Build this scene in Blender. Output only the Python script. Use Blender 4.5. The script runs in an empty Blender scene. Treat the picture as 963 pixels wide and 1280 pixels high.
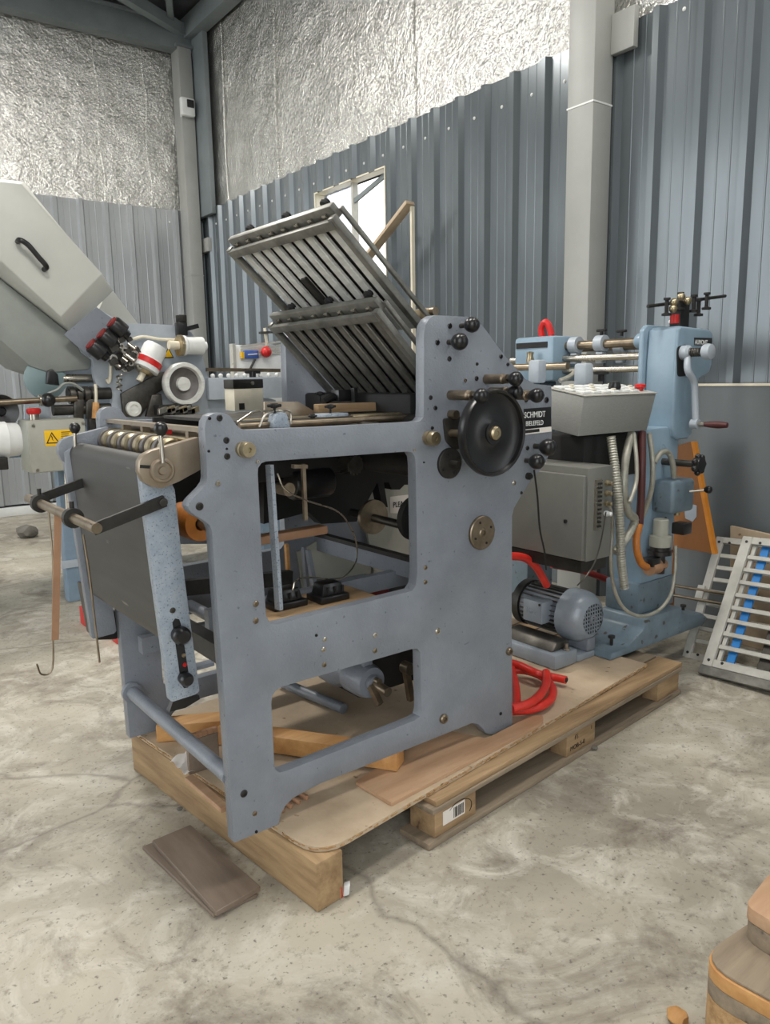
import bpy, bmesh, math, random
from mathutils import Vector as V, Matrix as M, noise
from mathutils.geometry import tessellate_polygon
random.seed(7)
SC = bpy.context.scene
COL = SC.collection

# ---------------------------------------------------------------- camera
FPX, PITCH, ROLL, YAW = 958.0, math.radians(9.87), math.radians(-0.986), math.radians(52.27)
CAM = V((0, 0, 1.45))
_F = V((math.cos(YAW)*math.cos(PITCH), math.sin(YAW)*math.cos(PITCH), -math.sin(PITCH)))
_R0 = V((math.sin(YAW), -math.cos(YAW), 0)); _U0 = _R0.cross(_F)
_R = _R0*math.cos(ROLL) + _U0*math.sin(ROLL)
_U = _U0*math.cos(ROLL) - _R0*math.sin(ROLL)
cd = bpy.data.cameras.new('camera'); cam = bpy.data.objects.new('camera', cd); COL.objects.link(cam)
cd.sensor_fit = 'VERTICAL'; cd.sensor_height = 36.0; cd.sensor_width = 36.0
cd.lens = FPX/1280*36.0; cd.clip_start = 0.05; cd.clip_end = 200
cam.matrix_world = M(((_R.x, _U.x, -_F.x, CAM.x), (_R.y, _U.y, -_F.y, CAM.y), (_R.z, _U.z, -_F.z, CAM.z), (0, 0, 0, 1)))
SC.camera = cam

# ---------------------------------------------------------------- light
w = bpy.data.worlds.new('overcast_sky'); SC.world = w; w.use_nodes = True
bg = w.node_tree.nodes['Background']; bg.inputs[0].default_value = (0.95, 0.98, 1.0, 1); bg.inputs[1].default_value = 3.1
SC.view_settings.view_transform = 'Standard'; SC.view_settings.look = 'None'
SC.view_settings.gamma = 1.0; SC.view_settings.use_curve_mapping = False
SC.view_settings.exposure = 0.14

def area(name, loc, target, size, size_y, power, col=(1, 1, 1)):
    l = bpy.data.lights.new(name, 'AREA'); l.shape = 'RECTANGLE'; l.size = size; l.size_y = size_y
    l.energy = power; l.color = col
    o = bpy.data.objects.new(name, l); COL.objects.link(o); o.location = loc
    o.rotation_euler = (V(target)-V(loc)).to_track_quat('-Z', 'Y').to_euler()
    return o
area('ceiling_lamp', (0.6, 2.2, 5.2), (0.6, 2.2, 0), 1.4, 0.5, 120, (1, 0.96, 0.9))
area('ceiling_lamp', (1.2, 6.2, 5.2), (1.2, 6.2, 0), 1.4, 0.5, 170, (1, 0.96, 0.9))
area('ceiling_lamp', (2.6, 0.6, 5.2), (2.6, 0.6, 0), 1.4, 0.5, 70, (1, 0.96, 0.9))

# ---------------------------------------------------------------- helpers
def at(x, y, X=None, Y=None, Z=None):
    """photo pixel (963 x 1280 frame) to the world point on a plane of known position"""
    d = _F + _R*((x-481.5)/FPX) - _U*((y-640)/FPX)
    if X is not None: t = (X-CAM.x)/d.x
    elif Y is not None: t = (Y-CAM.y)/d.y
    else: t = (Z-CAM.z)/d.z
    return CAM + d*t
def dep(p): return (V(p)-CAM).dot(_F)
def pxr(n, p): return n*dep(p)/FPX          # a length of n photo pixels at point p, in metres
X1, Y1, Z1 = V((1, 0, 0)), V((0, 1, 0)), V((0, 0, 1))
def perp(a):
    a = a.normalized(); b = Z1 if abs(a.z) < .9 else X1
    s = a.cross(b).normalized(); return a, s, s.cross(a)

class G:
    def __init__(s): s.b = bmesh.new()
    def face(s, vs):
        try: return s.b.faces.new(vs)
        except ValueError: return None
    def obox(s, c, ax, ay, az):
        c, ax, ay, az = V(c), V(ax), V(ay), V(az)
        v = [s.b.verts.new(c+ax*i+ay*j+az*k) for i in (-1, 1) for j in (-1, 1) for k in (-1, 1)]
        for f in ((0, 1, 3, 2), (4, 6, 7, 5), (0, 4, 5, 1), (2, 3, 7, 6), (0, 2, 6, 4), (1, 5, 7, 3)): s.face([v[i] for i in f])
        return s
    def box(s, lo, hi):
        lo, hi = V(lo), V(hi); h = (hi-lo)/2
        return s.obox((lo+hi)/2, X1*h.x, Y1*h.y, Z1*h.z)
    def bar(s, p0, p1, w, h, up=None):
        p0, p1 = V(p0), V(p1); a = (p1-p0); up = V(up) if up else (Z1 if abs(a.normalized().z) < .9 else X1)
        sd = a.cross(up).normalized(); u = sd.cross(a).normalized()
        return s.obox((p0+p1)/2, a/2, sd*w/2, u*h/2)
    def lathe(s, c, ax, prof, n=24, flip=False):
        c = V(c); a, e1, e2 = perp(V(ax)); rings = []
        for r, h in prof:
            if r < 1e-6: rings.append([s.b.verts.new(c+a*h)])
            else: rings.append([s.b.verts.new(c+a*h+e1*r*math.cos(2*math.pi*i/n)+e2*r*math.sin(2*math.pi*i/n)) for i in range(n)])
        for A, B in zip(rings, rings[1:]):
            for i in range(n):
                j = (i+1) % n
                if len(A) == 1 and len(B) == 1: continue
                if len(A) == 1: s.face([A[0], B[j], B[i]])
                elif len(B) == 1: s.face([A[i], A[j], B[0]])
                else: s.face([A[i], A[j], B[j], B[i]])
        return s
    def cyl(s, p0, p1, r, r1=None, n=20):
        p0, p1 = V(p0), V(p1); L = (p1-p0).length; r1 = r if r1 is None else r1
        return s.lathe(p0, p1-p0, [(0, 0), (r, 0), (r1, L), (0, L)], n)
    def pipe(s, p0, p1, r, ri, n=24):
        p0, p1 = V(p0), V(p1); L = (p1-p0).length
        return s.lathe(p0, p1-p0, [(ri, 0), (r, 0), (r, L), (ri, L), (ri, 0)], n)
    def sph(s, c, r, n=16, ax=None, sq=1.0):
        m = n//2
        return s.lathe(c, ax or Z1, [(r*math.sin(math.pi*i/m) if 0 < i < m else 0, -r*sq*math.cos(math.pi*i/m)) for i in range(m+1)], n)
    def tube(s, pts, r, n=9, sub=6, rib=0, ribd=0.0, smooth=True):
        pts = [V(p) for p in pts]
        if smooth and len(pts) > 2:
            P = [pts[0]*2-pts[1]]+pts+[pts[-1]*2-pts[-2]]; q = []
            for i in range(1, len(P)-2):
                a, b, c, d = P[i-1:i+3]
                for k in range(sub):
                    t = k/sub
                    q.append(.5*((2*b)+(c-a)*t+(2*a-5*b+4*c-d)*t*t+(3*b-a-3*c+d)*t**3))
            q.append(pts[-1]); pts = q
        if rib:                                   # corrugated conduit: resample evenly
            L = [0]
            for a, b in zip(pts, pts[1:]): L.append(L[-1]+(b-a).length)
            N = max(4, int(L[-1]/rib)*2); out = []; k = 0
            for i in range(N+1):
                d = L[-1]*i/N
                while k < len(L)-2 and L[k+1] < d: k += 1
                t = (d-L[k])/max(1e-9, L[k+1]-L[k]); out.append(pts[k].lerp(pts[k+1], t))
            pts = out
        t0 = (pts[1]-pts[0]).normalized(); _, e, _ = perp(t0); rings = []
        for i, p in enumerate(pts):
            t = (pts[min(i+1, len(pts)-1)]-pts[max(i-1, 0)]).normalized()
            e = (e-t*e.dot(t)).normalized(); f = t.cross(e)
            rr = r-(ribd if (rib and i % 2) else 0)
            rings.append([s.b.verts.new(p+e*rr*math.cos(2*math.pi*k/n)+f*rr*math.sin(2*math.pi*k/n)) for k in range(n)])
        for A, B in zip(rings, rings[1:]):
            for i in range(n): s.face([A[i], A[(i+1) % n], B[(i+1) % n], B[i]])
        s.face(rings[0][::-1]); s.face(rings[-1])
        return s
    def plate(s, outer, holes, vec):
        """polygon (with holes) in 3D extruded along vec"""
        loops = [[V(p) for p in outer]]+[[V(p) for p in h] for h in holes]; vec = V(vec)
        flat = [p for l in loops for p in l]
        a = [s.b.verts.new(p) for p in flat]; b = [s.b.verts.new(p+vec) for p in flat]
        for t in tessellate_polygon(loops):
            s.face([a[i] for i in t]); s.face([b[i] for i in reversed(t)])
        o = 0
        for l in loops:
            n = len(l)
            for i in range(n): s.face([a[o+i], a[o+(i+1) % n], b[o+(i+1) % n], b[o+i]])
            o += n
        return s
    def prism(s, pts, vec): return s.plate(pts, [], vec)
    def grid(s, fn, nu, nv):
        v = [[s.b.verts.new(V(fn(i/nu, j/nv))) for j in range(nv+1)] for i in range(nu+1)]
        for i in range(nu):
            for j in range(nv): s.face([v[i][j], v[i+1][j], v[i+1][j+1], v[i][j+1]])
        return s
    def bev(s, wd, seg=2, ang=35):
        bmesh.ops.recalc_face_normals(s.b, faces=s.b.faces)
        es = [e for e in s.b.edges if len(e.link_faces) == 2 and e.calc_face_angle(0) > math.radians(ang)]
        bmesh.ops.bevel(s.b, geom=es, offset=wd, segments=seg, profile=.5, affect='EDGES', clamp_overlap=True)
        return s

WL = {}
def _obj(name, g, m, parent, smooth=38, recalc=True):
    me = bpy.data.meshes.new(name)
    if recalc: bmesh.ops.recalc_face_normals(g.b, faces=g.b.faces)
    vs = [v.co for v in g.b.verts]
    lo = V((min(v.x for v in vs), min(v.y for v in vs), min(v.z for v in vs))); hi = V((max(v.x for v in vs), max(v.y for v in vs), max(v.z for v in vs)))
    c = (lo+hi)/2
    if parent is None: c.z = lo.z
    bmesh.ops.translate(g.b, verts=g.b.verts, vec=-c)
    g.b.to_mesh(me); g.b.free()
    me.materials.append(m)
    for p in me.polygons: p.use_smooth = True
    if smooth: me.set_sharp_from_angle(angle=math.radians(smooth))
    o = bpy.data.objects.new(name, me); COL.objects.link(o)
    if parent is not None:
        o.parent = parent; o.location = c-WL[parent.name]
    else: o.location = c
    WL[o.name] = c
    return o
def thing(name, label, cat, loc, group=None):
    o = bpy.data.objects.new(name, None); COL.objects.link(o); o.location = loc; WL[o.name] = V(loc)
    o.empty_display_size = .05
    o['label'] = label; o['category'] = cat
    if group: o['group'] = group
    return o
def part(parent, name, g, m, label=None, smooth=38, kind=None):
    o = _obj(name, g, m, parent, smooth)
    if label: o['label'] = label
    if kind: o['kind'] = kind
    return o
def solo(name, g, m, label, cat, group=None, smooth=38):
    o = _obj(name, g, m, None, smooth); o['label'] = label; o['category'] = cat
    if group: o['group'] = group
    return o
def struct(name, g, m, smooth=38):
    o = _obj(name, g, m, None, smooth); o['kind'] = 'structure'; return o
def cp(o, parent, wloc, scale=None):
    c = o.copy(); COL.objects.link(c); c.parent = parent
    wloc = V(wloc); c.location = wloc-(WL[parent.name] if parent else V((0, 0, 0))); WL[c.name] = wloc
    if scale: c.scale = scale
    return c
def text(parent, name, s, size, org, xdir, ydir, m, ex=.0006, align='LEFT', bold=0.0):
    cu = bpy.data.curves.new(name, 'FONT'); cu.body = s; cu.size = size; cu.extrude = ex; cu.align_x = align; cu.offset = bold
    t = bpy.data.objects.new('tmp', cu); COL.objects.link(t)
    bpy.context.view_layer.update()
    me = bpy.data.meshes.new_from_object(t.evaluated_get(bpy.context.evaluated_depsgraph_get()))
    bpy.data.objects.remove(t); bpy.data.curves.remove(cu)
    x = V(xdir); sx = x.length; x = x.normalized(); y = V(ydir).normalized(); z = x.cross(y)
    me.transform(M(((x.x*sx, y.x, z.x, 0), (x.y*sx, y.y, z.y, 0), (x.z*sx, y.z, z.z, 0), (0, 0, 0, 1))))
    me.materials.clear(); me.materials.append(m); me.name = name
    o = bpy.data.objects.new(name, me); COL.objects.link(o); o.parent = parent
    o.location = V(org)-WL[parent.name]; WL[o.name] = V(org)
    return o

# ---------------------------------------------------------------- materials
def lin(c): return tuple(((v/255/12.92) if v/255 <= .04045 else ((v/255+.055)/1.055)**2.4) for v in c)
def mk(name, rgb, rough=.5, metal=0.0, rgb2=None, scale=6.0, stretch=(1, 1, 1), mixr=(.35, .7), bump=0.0, bscale=80.0, speck=None, sscale=90, sthr=.68, detail=5, spec=.5, rvar=0.0, world=False):
    m = bpy.data.materials.new(name); m.use_nodes = True; nt = m.node_tree; N = nt.nodes; L = nt.links
    b = N['Principled BSDF']; b.inputs['Roughness'].default_value = rough; b.inputs['Metallic'].default_value = metal
    b.inputs['Specular IOR Level'].default_value = spec
    c1 = lin(rgb)+(1,); b.inputs['Base Color'].default_value = c1
    tc = N.new('ShaderNodeTexCoord'); mp = N.new('ShaderNodeMapping'); mp.inputs['Scale'].default_value = stretch
    if world:
        ge = N.new('ShaderNodeNewGeometry'); L.new(ge.outputs['Position'], mp.inputs['Vector'])
    else: L.new(tc.outputs['Object'], mp.inputs['Vector'])
    col = None
    if rgb2:
        n1 = N.new('ShaderNodeTexNoise'); n1.inputs['Scale'].default_value = scale; n1.inputs['Detail'].default_value = detail; n1.inputs['Roughness'].default_value = .65
        L.new(mp.outputs['Vector'], n1.inputs['Vector'])
        r = N.new('ShaderNodeMapRange'); r.inputs['From Min'].default_value = mixr[0]; r.inputs['From Max'].default_value = mixr[1]
        L.new(n1.outputs['Fac'], r.inputs['Value'])
        mx = N.new('ShaderNodeMix'); mx.data_type = 'RGBA'; mx.inputs['A'].default_value = c1; mx.inputs['B'].default_value = lin(rgb2)+(1,)
        L.new(r.outputs['Result'], mx.inputs['Factor']); col = mx.outputs['Result']
        if rvar:
            rr = N.new('ShaderNodeMapRange'); rr.inputs['To Min'].default_value = max(.03, rough-rvar); rr.inputs['To Max'].default_value = min(1, rough+rvar)
            L.new(n1.outputs['Fac'], rr.inputs['Value']); L.new(rr.outputs['Result'], b.inputs['Roughness'])
    if speck:
        n2 = N.new('ShaderNodeTexNoise'); n2.inputs['Scale'].default_value = sscale; n2.inputs['Detail'].default_value = 2
        L.new(mp.outputs['Vector'], n2.inputs['Vector'])
        r2 = N.new('ShaderNodeMapRange'); r2.inputs['From Min'].default_value = sthr; r2.inputs['From Max'].default_value = sthr+.06
        L.new(n2.outputs['Fac'], r2.inputs['Value'])
        m2 = N.new('ShaderNodeMix'); m2.data_type = 'RGBA'; m2.inputs['A'].default_value = c1; m2.inputs['B'].default_value = lin(speck)+(1,)
        if col: L.new(col, m2.inputs['A'])
        L.new(r2.outputs['Result'], m2.inputs['Factor']); col = m2.outputs['Result']
    if col: L.new(col, b.inputs['Base Color'])
    if bump:
        n3 = N.new('ShaderNodeTexNoise'); n3.inputs['Scale'].default_value = bscale; n3.inputs['Detail'].default_value = 3
        L.new(mp.outputs['Vector'], n3.inputs['Vector'])
        bp = N.new('ShaderNodeBump'); bp.inputs['Strength'].default_value = bump; bp.inputs['Distance'].default_value = .004
        L.new(n3.outputs['Fac'], bp.inputs['Height']); L.new(bp.outputs['Normal'], b.inputs['Normal'])
    return m

MT = dict(
 hammer=mk('hammered_grey_paint', (132, 138, 146), .33, .0, (117, 122, 130), 5, bump=.35, bscale=170, speck=(92, 98, 108), sscale=60, sthr=.7),
 hammer_light=mk('speckled_pale_paint', (160, 169, 178), .42, 0, (138, 150, 162), 30, bump=.4, bscale=150, speck=(112, 121, 131), sscale=190, sthr=.6),
 blue=mk('light_blue_paint', (138, 160, 176), .3, 0, (122, 145, 161), 4, bump=.06, bscale=40, rvar=.08),
 blue_dirty=mk('worn_blue_paint', (112, 130, 142), .42, 0, (92, 106, 114), 7, bump=.1, bscale=60, speck=(70, 66, 58), sscale=25, sthr=.66),
 blue2=mk('pale_blue_paint', (172, 180, 188), .4, 0, (156, 164, 172), 6, bump=.1, bscale=90),
 blue3=mk('mid_blue_paint', (126, 146, 163), .4, 0, (110, 130, 148), 5),
 steel=mk('bright_steel', (190, 184, 172), .28, .95, (168, 161, 148), 18, rvar=.05),
 steel_dk=mk('dark_steel', (98, 95, 90), .42, .8, (70, 67, 62), 14, rvar=.1),
 steel_br=mk('oiled_brown_steel', (150, 136, 116), .38, .85, (112, 100, 84), 12, rvar=.1),
 brass=mk('brass', (186, 172, 142), .34, .85, (150, 136, 108), 20),
 black=mk('black_plastic', (34, 33, 34), .3, 0, (24, 24, 25), 9, bump=.03),
 blackm=mk('matt_black', (30, 29, 28), .7, 0, (20, 20, 20), 10),
 iron=mk('dark_iron', (62, 60, 57), .5, .5, (42, 41, 39), 15),
 rubber=mk('grey_black_belt', (66, 65, 62), .5, 0, (54, 53, 50), 5, (1, .4, 3), bump=.05, bscale=60, speck=(120, 118, 112), sscale=14, sthr=.74),
 tan_plate=mk('tarnished_plate', (164, 150, 132), .36, .55, (140, 126, 108), 6, rvar=.1),
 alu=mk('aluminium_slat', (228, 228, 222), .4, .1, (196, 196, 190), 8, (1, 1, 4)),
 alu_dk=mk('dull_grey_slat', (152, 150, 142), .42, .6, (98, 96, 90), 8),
 alu_frame=mk('grey_frame_metal', (146, 145, 138), .42, .55, (92, 91, 86), 9),
 cream=mk('cream_enamel', (226, 218, 196), .4, 0, (206, 198, 178), 4),
 lgrey=mk('light_grey_sheet', (194, 195, 188), .45, 0, (184, 185, 178), 2),
 lgrey_dk=mk('grey_green_sheet', (140, 144, 138), .5, 0, (124, 128, 124), 3),
 teal=mk('grey_teal_panel', (128, 148, 150), .4, 0, (112, 132, 134), 3),
 boxgrey=mk('beige_grey_enamel', (170, 170, 158), .45, 0, (156, 156, 145), 4),
 ctrl=mk('brushed_control_box', (160, 160, 155), .42, .35, (142, 142, 138), 60, (1, 1, 12), bump=.15, bscale=200),
 cabinet=mk('grey_cabinet_paint', (118, 118, 112), .42, .1, (104, 104, 99), 3),
 white=mk('white_plastic', (228, 230, 228), .4, 0, (212, 213, 210), 5),
 paper=mk('paper_label', (232, 226, 218), .7, 0, (220, 212, 204), 5),
 ink=mk('black_ink', (28, 26, 26), .6),
 yellow=mk('yellow_sticker', (245, 196, 20), .5, 0, (232, 180, 14), 8),
 red=mk('red_plastic', (206, 38, 34), .4, 0, (180, 28, 26), 12),
 redhose=mk('red_hose', (214, 52, 40), .38, 0, (188, 40, 32), 14),
 darkred=mk('dull_red_hose', (150, 44, 40), .5, 0, (118, 34, 32), 14),
 oxblood=mk('oxblood_hose', (88, 46, 44), .45, 0, (70, 36, 36), 14),
 orange=mk('orange_hose', (196, 122, 44), .45, 0, (160, 92, 34), 12),
 conduit=mk('ribbed_grey_conduit', (172, 170, 158), .45, .3, (142, 140, 128), 20),
 wood=mk('raw_pallet_wood', (172, 144, 108), .75, 0, (128, 102, 72), 14, (.12, 1.6, 1.6), bump=.3, bscale=40, speck=(84, 70, 54), sscale=16, sthr=.68),
 wood_y=mk('raw_beam_wood', (172, 144, 106), .75, 0, (126, 100, 70), 12, (1.6, .14, 1.6), bump=.3, bscale=40, speck=(84, 70, 54), sscale=16, sthr=.7),
 wood_gr=mk('weathered_grey_wood', (152, 136, 114), .8, 0, (108, 96, 82), 14, (.12, 1.6, 1.6), bump=.3, bscale=40, speck=(80, 72, 62), sscale=18, sthr=.66),
 wood_or=mk('orange_pine', (204, 156, 98), .6, 0, (172, 120, 66), 12, (.2, 1.6, 1.6), bump=.15, bscale=30, speck=(120, 72, 36), sscale=12, sthr=.74),
 wood_pink=mk('pink_brown_timber', (176, 136, 104), .65, 0, (152, 114, 86), 8, bump=.15, bscale=40),
 chip_top=mk('chipboard_face', (192, 172, 146), .7, 0, (172, 152, 126), 7, bump=.1, bscale=120, speck=(128, 106, 80), sscale=30, sthr=.7),
 ply=mk('plywood_face', (190, 156, 124), .65, 0, (164, 126, 94), 10, (.2, 1.4, 1.4), bump=.1, bscale=60, speck=(140, 104, 72), sscale=12, sthr=.68),
 board_br=mk('brown_laminate_board', (132, 117, 103), .55, 0, (110, 95, 82), 10, (1.4, .25, 1.4), bump=.06, bscale=60),
 board_or=mk('shaded_orange_board', (150, 96, 42), .5, 0, (128, 78, 34), 4, (1, 1, .3), bump=.08),  # board face, browned for the shade it stands in
 board_oe=mk('orange_board_edge', (216, 138, 40), .55, 0, (196, 118, 30), 9),
 column=mk('grey_painted_column', (162, 163, 159), .45, 0, (150, 151, 147), 1.5, bump=.03),
 sheet=mk('grey_coated_sheet', (104, 110, 112), .4, 0, (92, 98, 100), 1.2),
 beam=mk('grey_beam_paint', (124, 132, 134), .5, 0, (108, 116, 118), 2),
 bluetape=mk('blue_strip', (40, 132, 206), .5, 0, (30, 112, 184), 10),
 bluelabel=mk('blue_tape_measure', (66, 96, 168), .45),
 frame_w=mk('worn_white_grey_paint', (196, 194, 186), .5, .1, (172, 170, 162), 9, bump=.1, speck=(120, 112, 100), sscale=22, sthr=.7),
 motor=mk('motor_blue_grey', (150, 158, 166), .33, .1, (134, 145, 156), 8, bump=.2, bscale=120),
 stone=mk('grey_stone', (120, 116, 108), .85, 0, (96, 92, 86), 12, bump=.4),
 dial=mk('dial_grey', (112, 108, 106), .35, .3, (92, 88, 86), 10),
)

# ================================================================ SETTING
RY = math.radians(-1.5)
RX_, RY_ = V((math.cos(RY), math.sin(RY), 0)), V((-math.sin(RY), math.cos(RY), 0))
def rm(x, y, z): return RX_*x+RY_*y+Z1*z
XW, YW, ZF, ZC = 4.09, 9.36, 3.5, 5.62          # right wall, far-left wall, sheet top, ceiling

def floor_mat():
    m = bpy.data.materials.new('worn_concrete'); m.use_nodes = True; nt = m.node_tree; N = nt.nodes; L = nt.links
    b = N['Principled BSDF']; b.inputs['Roughness'].default_value = .62
    ge = N.new('ShaderNodeNewGeometry')
    def noi(sc, det, rough=.6, dist=0, vec=None):
        n = N.new('ShaderNodeTexNoise'); n.inputs['Scale'].default_value = sc; n.inputs['Detail'].default_value = det; n.inputs['Roughness'].default_value = rough; n.inputs['Distortion'].default_value = dist
        L.new(vec or ge.outputs['Position'], n.inputs['Vector']); return n.outputs['Fac']
    def mr(f, a, c, lo=0, hi=1):
        r = N.new('ShaderNodeMapRange'); r.inputs['From Min'].default_value = a; r.inputs['From Max'].default_value = c
        r.inputs['To Min'].default_value = lo; r.inputs['To Max'].default_value = hi; L.new(f, r.inputs['Value']); return r.outputs['Result']
    def mix(fac, a, c):
        x = N.new('ShaderNodeMix'); x.data_type = 'RGBA'; L.new(fac, x.inputs['Factor'])
        for k, v in (('A', a), ('B', c)):
            if isinstance(v, tuple): x.inputs[k].default_value = lin(v)+(1,)
            else: L.new(v, x.inputs[k])
        return x.outputs['Result']
    c = mix(mr(noi(1.1, 6, .6, .4), .36, .66), (182, 175, 158), (140, 133, 120))
    c = mix(mr(noi(4.5, 8, .68, 1.2), .47, .68), c, (200, 195, 182))
    c = mix(mr(noi(2.3, 9, .72, .8), .5, .68), c, (116, 107, 95))
    c = mix(mr(noi(26, 6, .7), .56, .74, 0, .75), c, (106, 98, 86))
    c = mix(mr(noi(60, 4, .6), .60, .70, 0, .8), c, (90, 84, 76))
    vo = N.new('ShaderNodeTexVoronoi'); vo.feature = 'F1'; vo.inputs['Scale'].default_value = 9; L.new(ge.outputs['Position'], vo.inputs['Vector'])
    c = mix(mr(vo.outputs['Distance'], .02, .045, .6, 0), c, (80, 74, 66))
    # a few long hairline cracks
    mp = N.new('ShaderNodeMapping'); mp.inputs['Scale'].default_value = (.45, .8, 1); mp.inputs['Rotation'].default_value = (0, 0, .6); L.new(ge.outputs['Position'], mp.inputs['Vector'])
    nz = N.new('ShaderNodeTexNoise'); nz.inputs['Scale'].default_value = 3; nz.inputs['Detail'].default_value = 5; L.new(mp.outputs['Vector'], nz.inputs['Vector'])
    ad = N.new('ShaderNodeMix'); ad.data_type = 'VECTOR'; ad.inputs['Factor'].default_value = .16; L.new(mp.outputs['Vector'], ad.inputs['A']); L.new(nz.outputs['Color'], ad.inputs['B'])
    v2 = N.new('ShaderNodeTexVoronoi'); v2.feature = 'DISTANCE_TO_EDGE'; v2.inputs['Scale'].default_value = .9; L.new(ad.outputs['Result'], v2.inputs['Vector'])
    c = mix(mr(v2.outputs['Distance'], .0, .006, .55, 0), c, (110, 103, 94))
    L.new(c, b.inputs['Base Color'])
    L.new(mr(noi(7, 5), .3, .7, .42, .72), b.inputs['Roughness'])
    bp = N.new('ShaderNodeBump'); bp.inputs['Strength'].default_value = .25; bp.inputs['Distance'].default_value = .004
    L.new(noi(45, 6, .7), bp.inputs['Height']); L.new(bp.outputs['Normal'], b.inputs['Normal'])
    return m
def foil_mat():
    m = bpy.data.materials.new('crinkled_foil'); m.use_nodes = True; nt = m.node_tree; N = nt.nodes; L = nt.links
    b = N['Principled BSDF']; b.inputs['Metallic'].default_value = .92; b.inputs['Roughness'].default_value = .2
    b.inputs['Base Color'].default_value = lin((232, 231, 226))+(1,)
    ge = N.new('ShaderNodeNewGeometry'); h = None
    for sc, st in ((26, .8), (52, 1.0), (105, .9)):
        n = N.new('ShaderNodeTexNoise'); n.inputs['Scale'].default_value = sc; n.inputs['Detail'].default_value = 2; n.inputs['Distortion'].default_value = .7
        L.new(ge.outputs['Position'], n.inputs['Vector'])
        bp = N.new('ShaderNodeBump'); bp.inputs['Strength'].default_value = st; bp.inputs['Distance'].default_value = .5/sc
        L.new(n.outputs['Fac'], bp.inputs['Height'])
        if h: L.new(h, bp.inputs['Normal'])
        h = bp.outputs['Normal']
    L.new(h, b.inputs['Normal'])
    return m
MT['floor'] = floor_mat(); MT['foil'] = foil_mat()
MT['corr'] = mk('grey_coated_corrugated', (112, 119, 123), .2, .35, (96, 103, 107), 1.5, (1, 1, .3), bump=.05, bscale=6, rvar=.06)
MT['corr_lit'] = mk('lit_coated_corrugated', (172, 175, 177), .24, .3, (156, 160, 162), 1.5, (1, 1, .3), bump=.05, bscale=6, rvar=.06)  # same sheet as corr; brighter light on the left wall put into the colour
MT['ceil'] = mk('ceiling_foil', (120, 124, 126), .45, .6, (96, 100, 102), 3, bump=.5, bscale=20)

fl = struct('floor', G().box((-14, -14, -.2), (14, 16, 0)), MT['floor'])

def corr_profile(a0, a1, pitch=.28, off=0.0):
    """(along, proud) points of the trapezoid ribbed sheet, with two fine striations in each pan"""
    out = []; k = math.floor((a0-off)/pitch)
    while True:
        b = off+k*pitch
        seq = [(0, 0), (.022, .04), (.062, .04), (.084, 0), (.128, 0), (.131, .003), (.137, .003), (.14, 0), (.205, 0), (.208, .003), (.214, .003), (.217, 0)]
        for d, p in seq:
            if a0-1e-6 <= b+d <= a1+1e-6: out.append((b+d, p))
        k += 1
        if b > a1: break
    if out[0][0] > a0: out.insert(0, (a0, 0))
    if out[-1][0] < a1: out.append((a1, 0))
    return out
def corr_panel(parent, wall, a0, a1, z0, z1, off=0.0):
    g = G(); pr = corr_profile(a0, a1, off=off)
    pt = (lambda a, p, z: rm(XW-p, a, z)) if wall == 'R' else (lambda a, p, z: rm(a, YW-p, z))
    front = [[g.b.verts.new(pt(a, p, z)) for z in (z0, z1)] for a, p in pr]
    back = [[g.b.verts.new(pt(a, p-.004, z)) for z in (z0, z1)] for a, p in pr]
    for S in (front, back):
        for A, B in zip(S, S[1:]): g.face([A[0], B[0], B[1], A[1]])
    for A, B, C, D in zip(front, front[1:], back, back[1:]):
        g.face([A[1], B[1], D[1], C[1]]); g.face([A[0], C[0], D[0], B[0]])
    for A, C in ((front[0], back[0]), (front[-1], back[-1])): g.face([A[0], A[1], C[1], C[0]])
    return part(parent, 'wall_panel', g, MT['corr' if wall == 'R' else 'corr_lit'], smooth=10)

# backing walls carry the foil; ribbed sheets are parts
def foil_wall(name, fn, nu, nv):
    return struct(name, G().grid(fn, nu, nv), MT['foil'], smooth=0)
def crink(u, z, s): return .018*noise.noise((u*2.2, z*2.2, s))+.012*noise.noise((u*7, z*7, s+5))+.012*abs(noise.noise((u*.9, z*.6, s+9)))
WY0, WY1, WZ0, WZ1 = 5.50, 6.62, 1.95, 3.20      # window opening in the right wall
YMIN = -1.5
def fR(u, v):
    y = YMIN+u*(YW+.05-YMIN); z = ZF-.12+v*(ZC-ZF+.12); return rm(XW+.03+crink(y, z, 1), y, z)
wr = foil_wall('wall_right', fR, 260, 60)
def fL(u, v):
    x = -4.5+u*(XW+.06+4.5); z = ZF-.12+v*(ZC-ZF+.12); return rm(x, YW+.03+crink(x, z, 3), z)
wl = foil_wall('wall_left', fL, 220, 60)
# backing boards behind the ribbed sheet (cladding outside), with the window left open
g = G()
part(wr, 'outer_cladding', g.plate([rm(XW+.1, YMIN, -.05), rm(XW+.1, YW+.1, -.05), rm(XW+.1, YW+.1, ZC), rm(XW+.1, YMIN, ZC)],
     [[rm(XW+.1, WY0, WZ0), rm(XW+.1, WY1, WZ0), rm(XW+.1, WY1, WZ1), rm(XW+.1, WY0, WZ1)]], RX_*.04), MT['sheet'])
part(wl, 'outer_cladding', G().plate([rm(-4.6, YW+.1, -.05), rm(XW+.1, YW+.1, -.05), rm(XW+.1, YW+.1, ZC), rm(-4.6, YW+.1, ZC)], [], RY_*.04), MT['sheet'])
OFF = .03
edges = [YMIN, -.25, .87, 1.99, 3.11, 4.23, WY0, WY1, 7.74, 8.6, YW]
for a0, a1 in zip(edges, edges[1:]):
    if a0 == WY0:
        corr_panel(wr, 'R', a0, a1, 0, WZ0, OFF); corr_panel(wr, 'R', a0, a1, WZ1, ZF-.02, OFF)
    else: corr_panel(wr, 'R', a0, a1, 0, ZF-.02, OFF)
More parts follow.
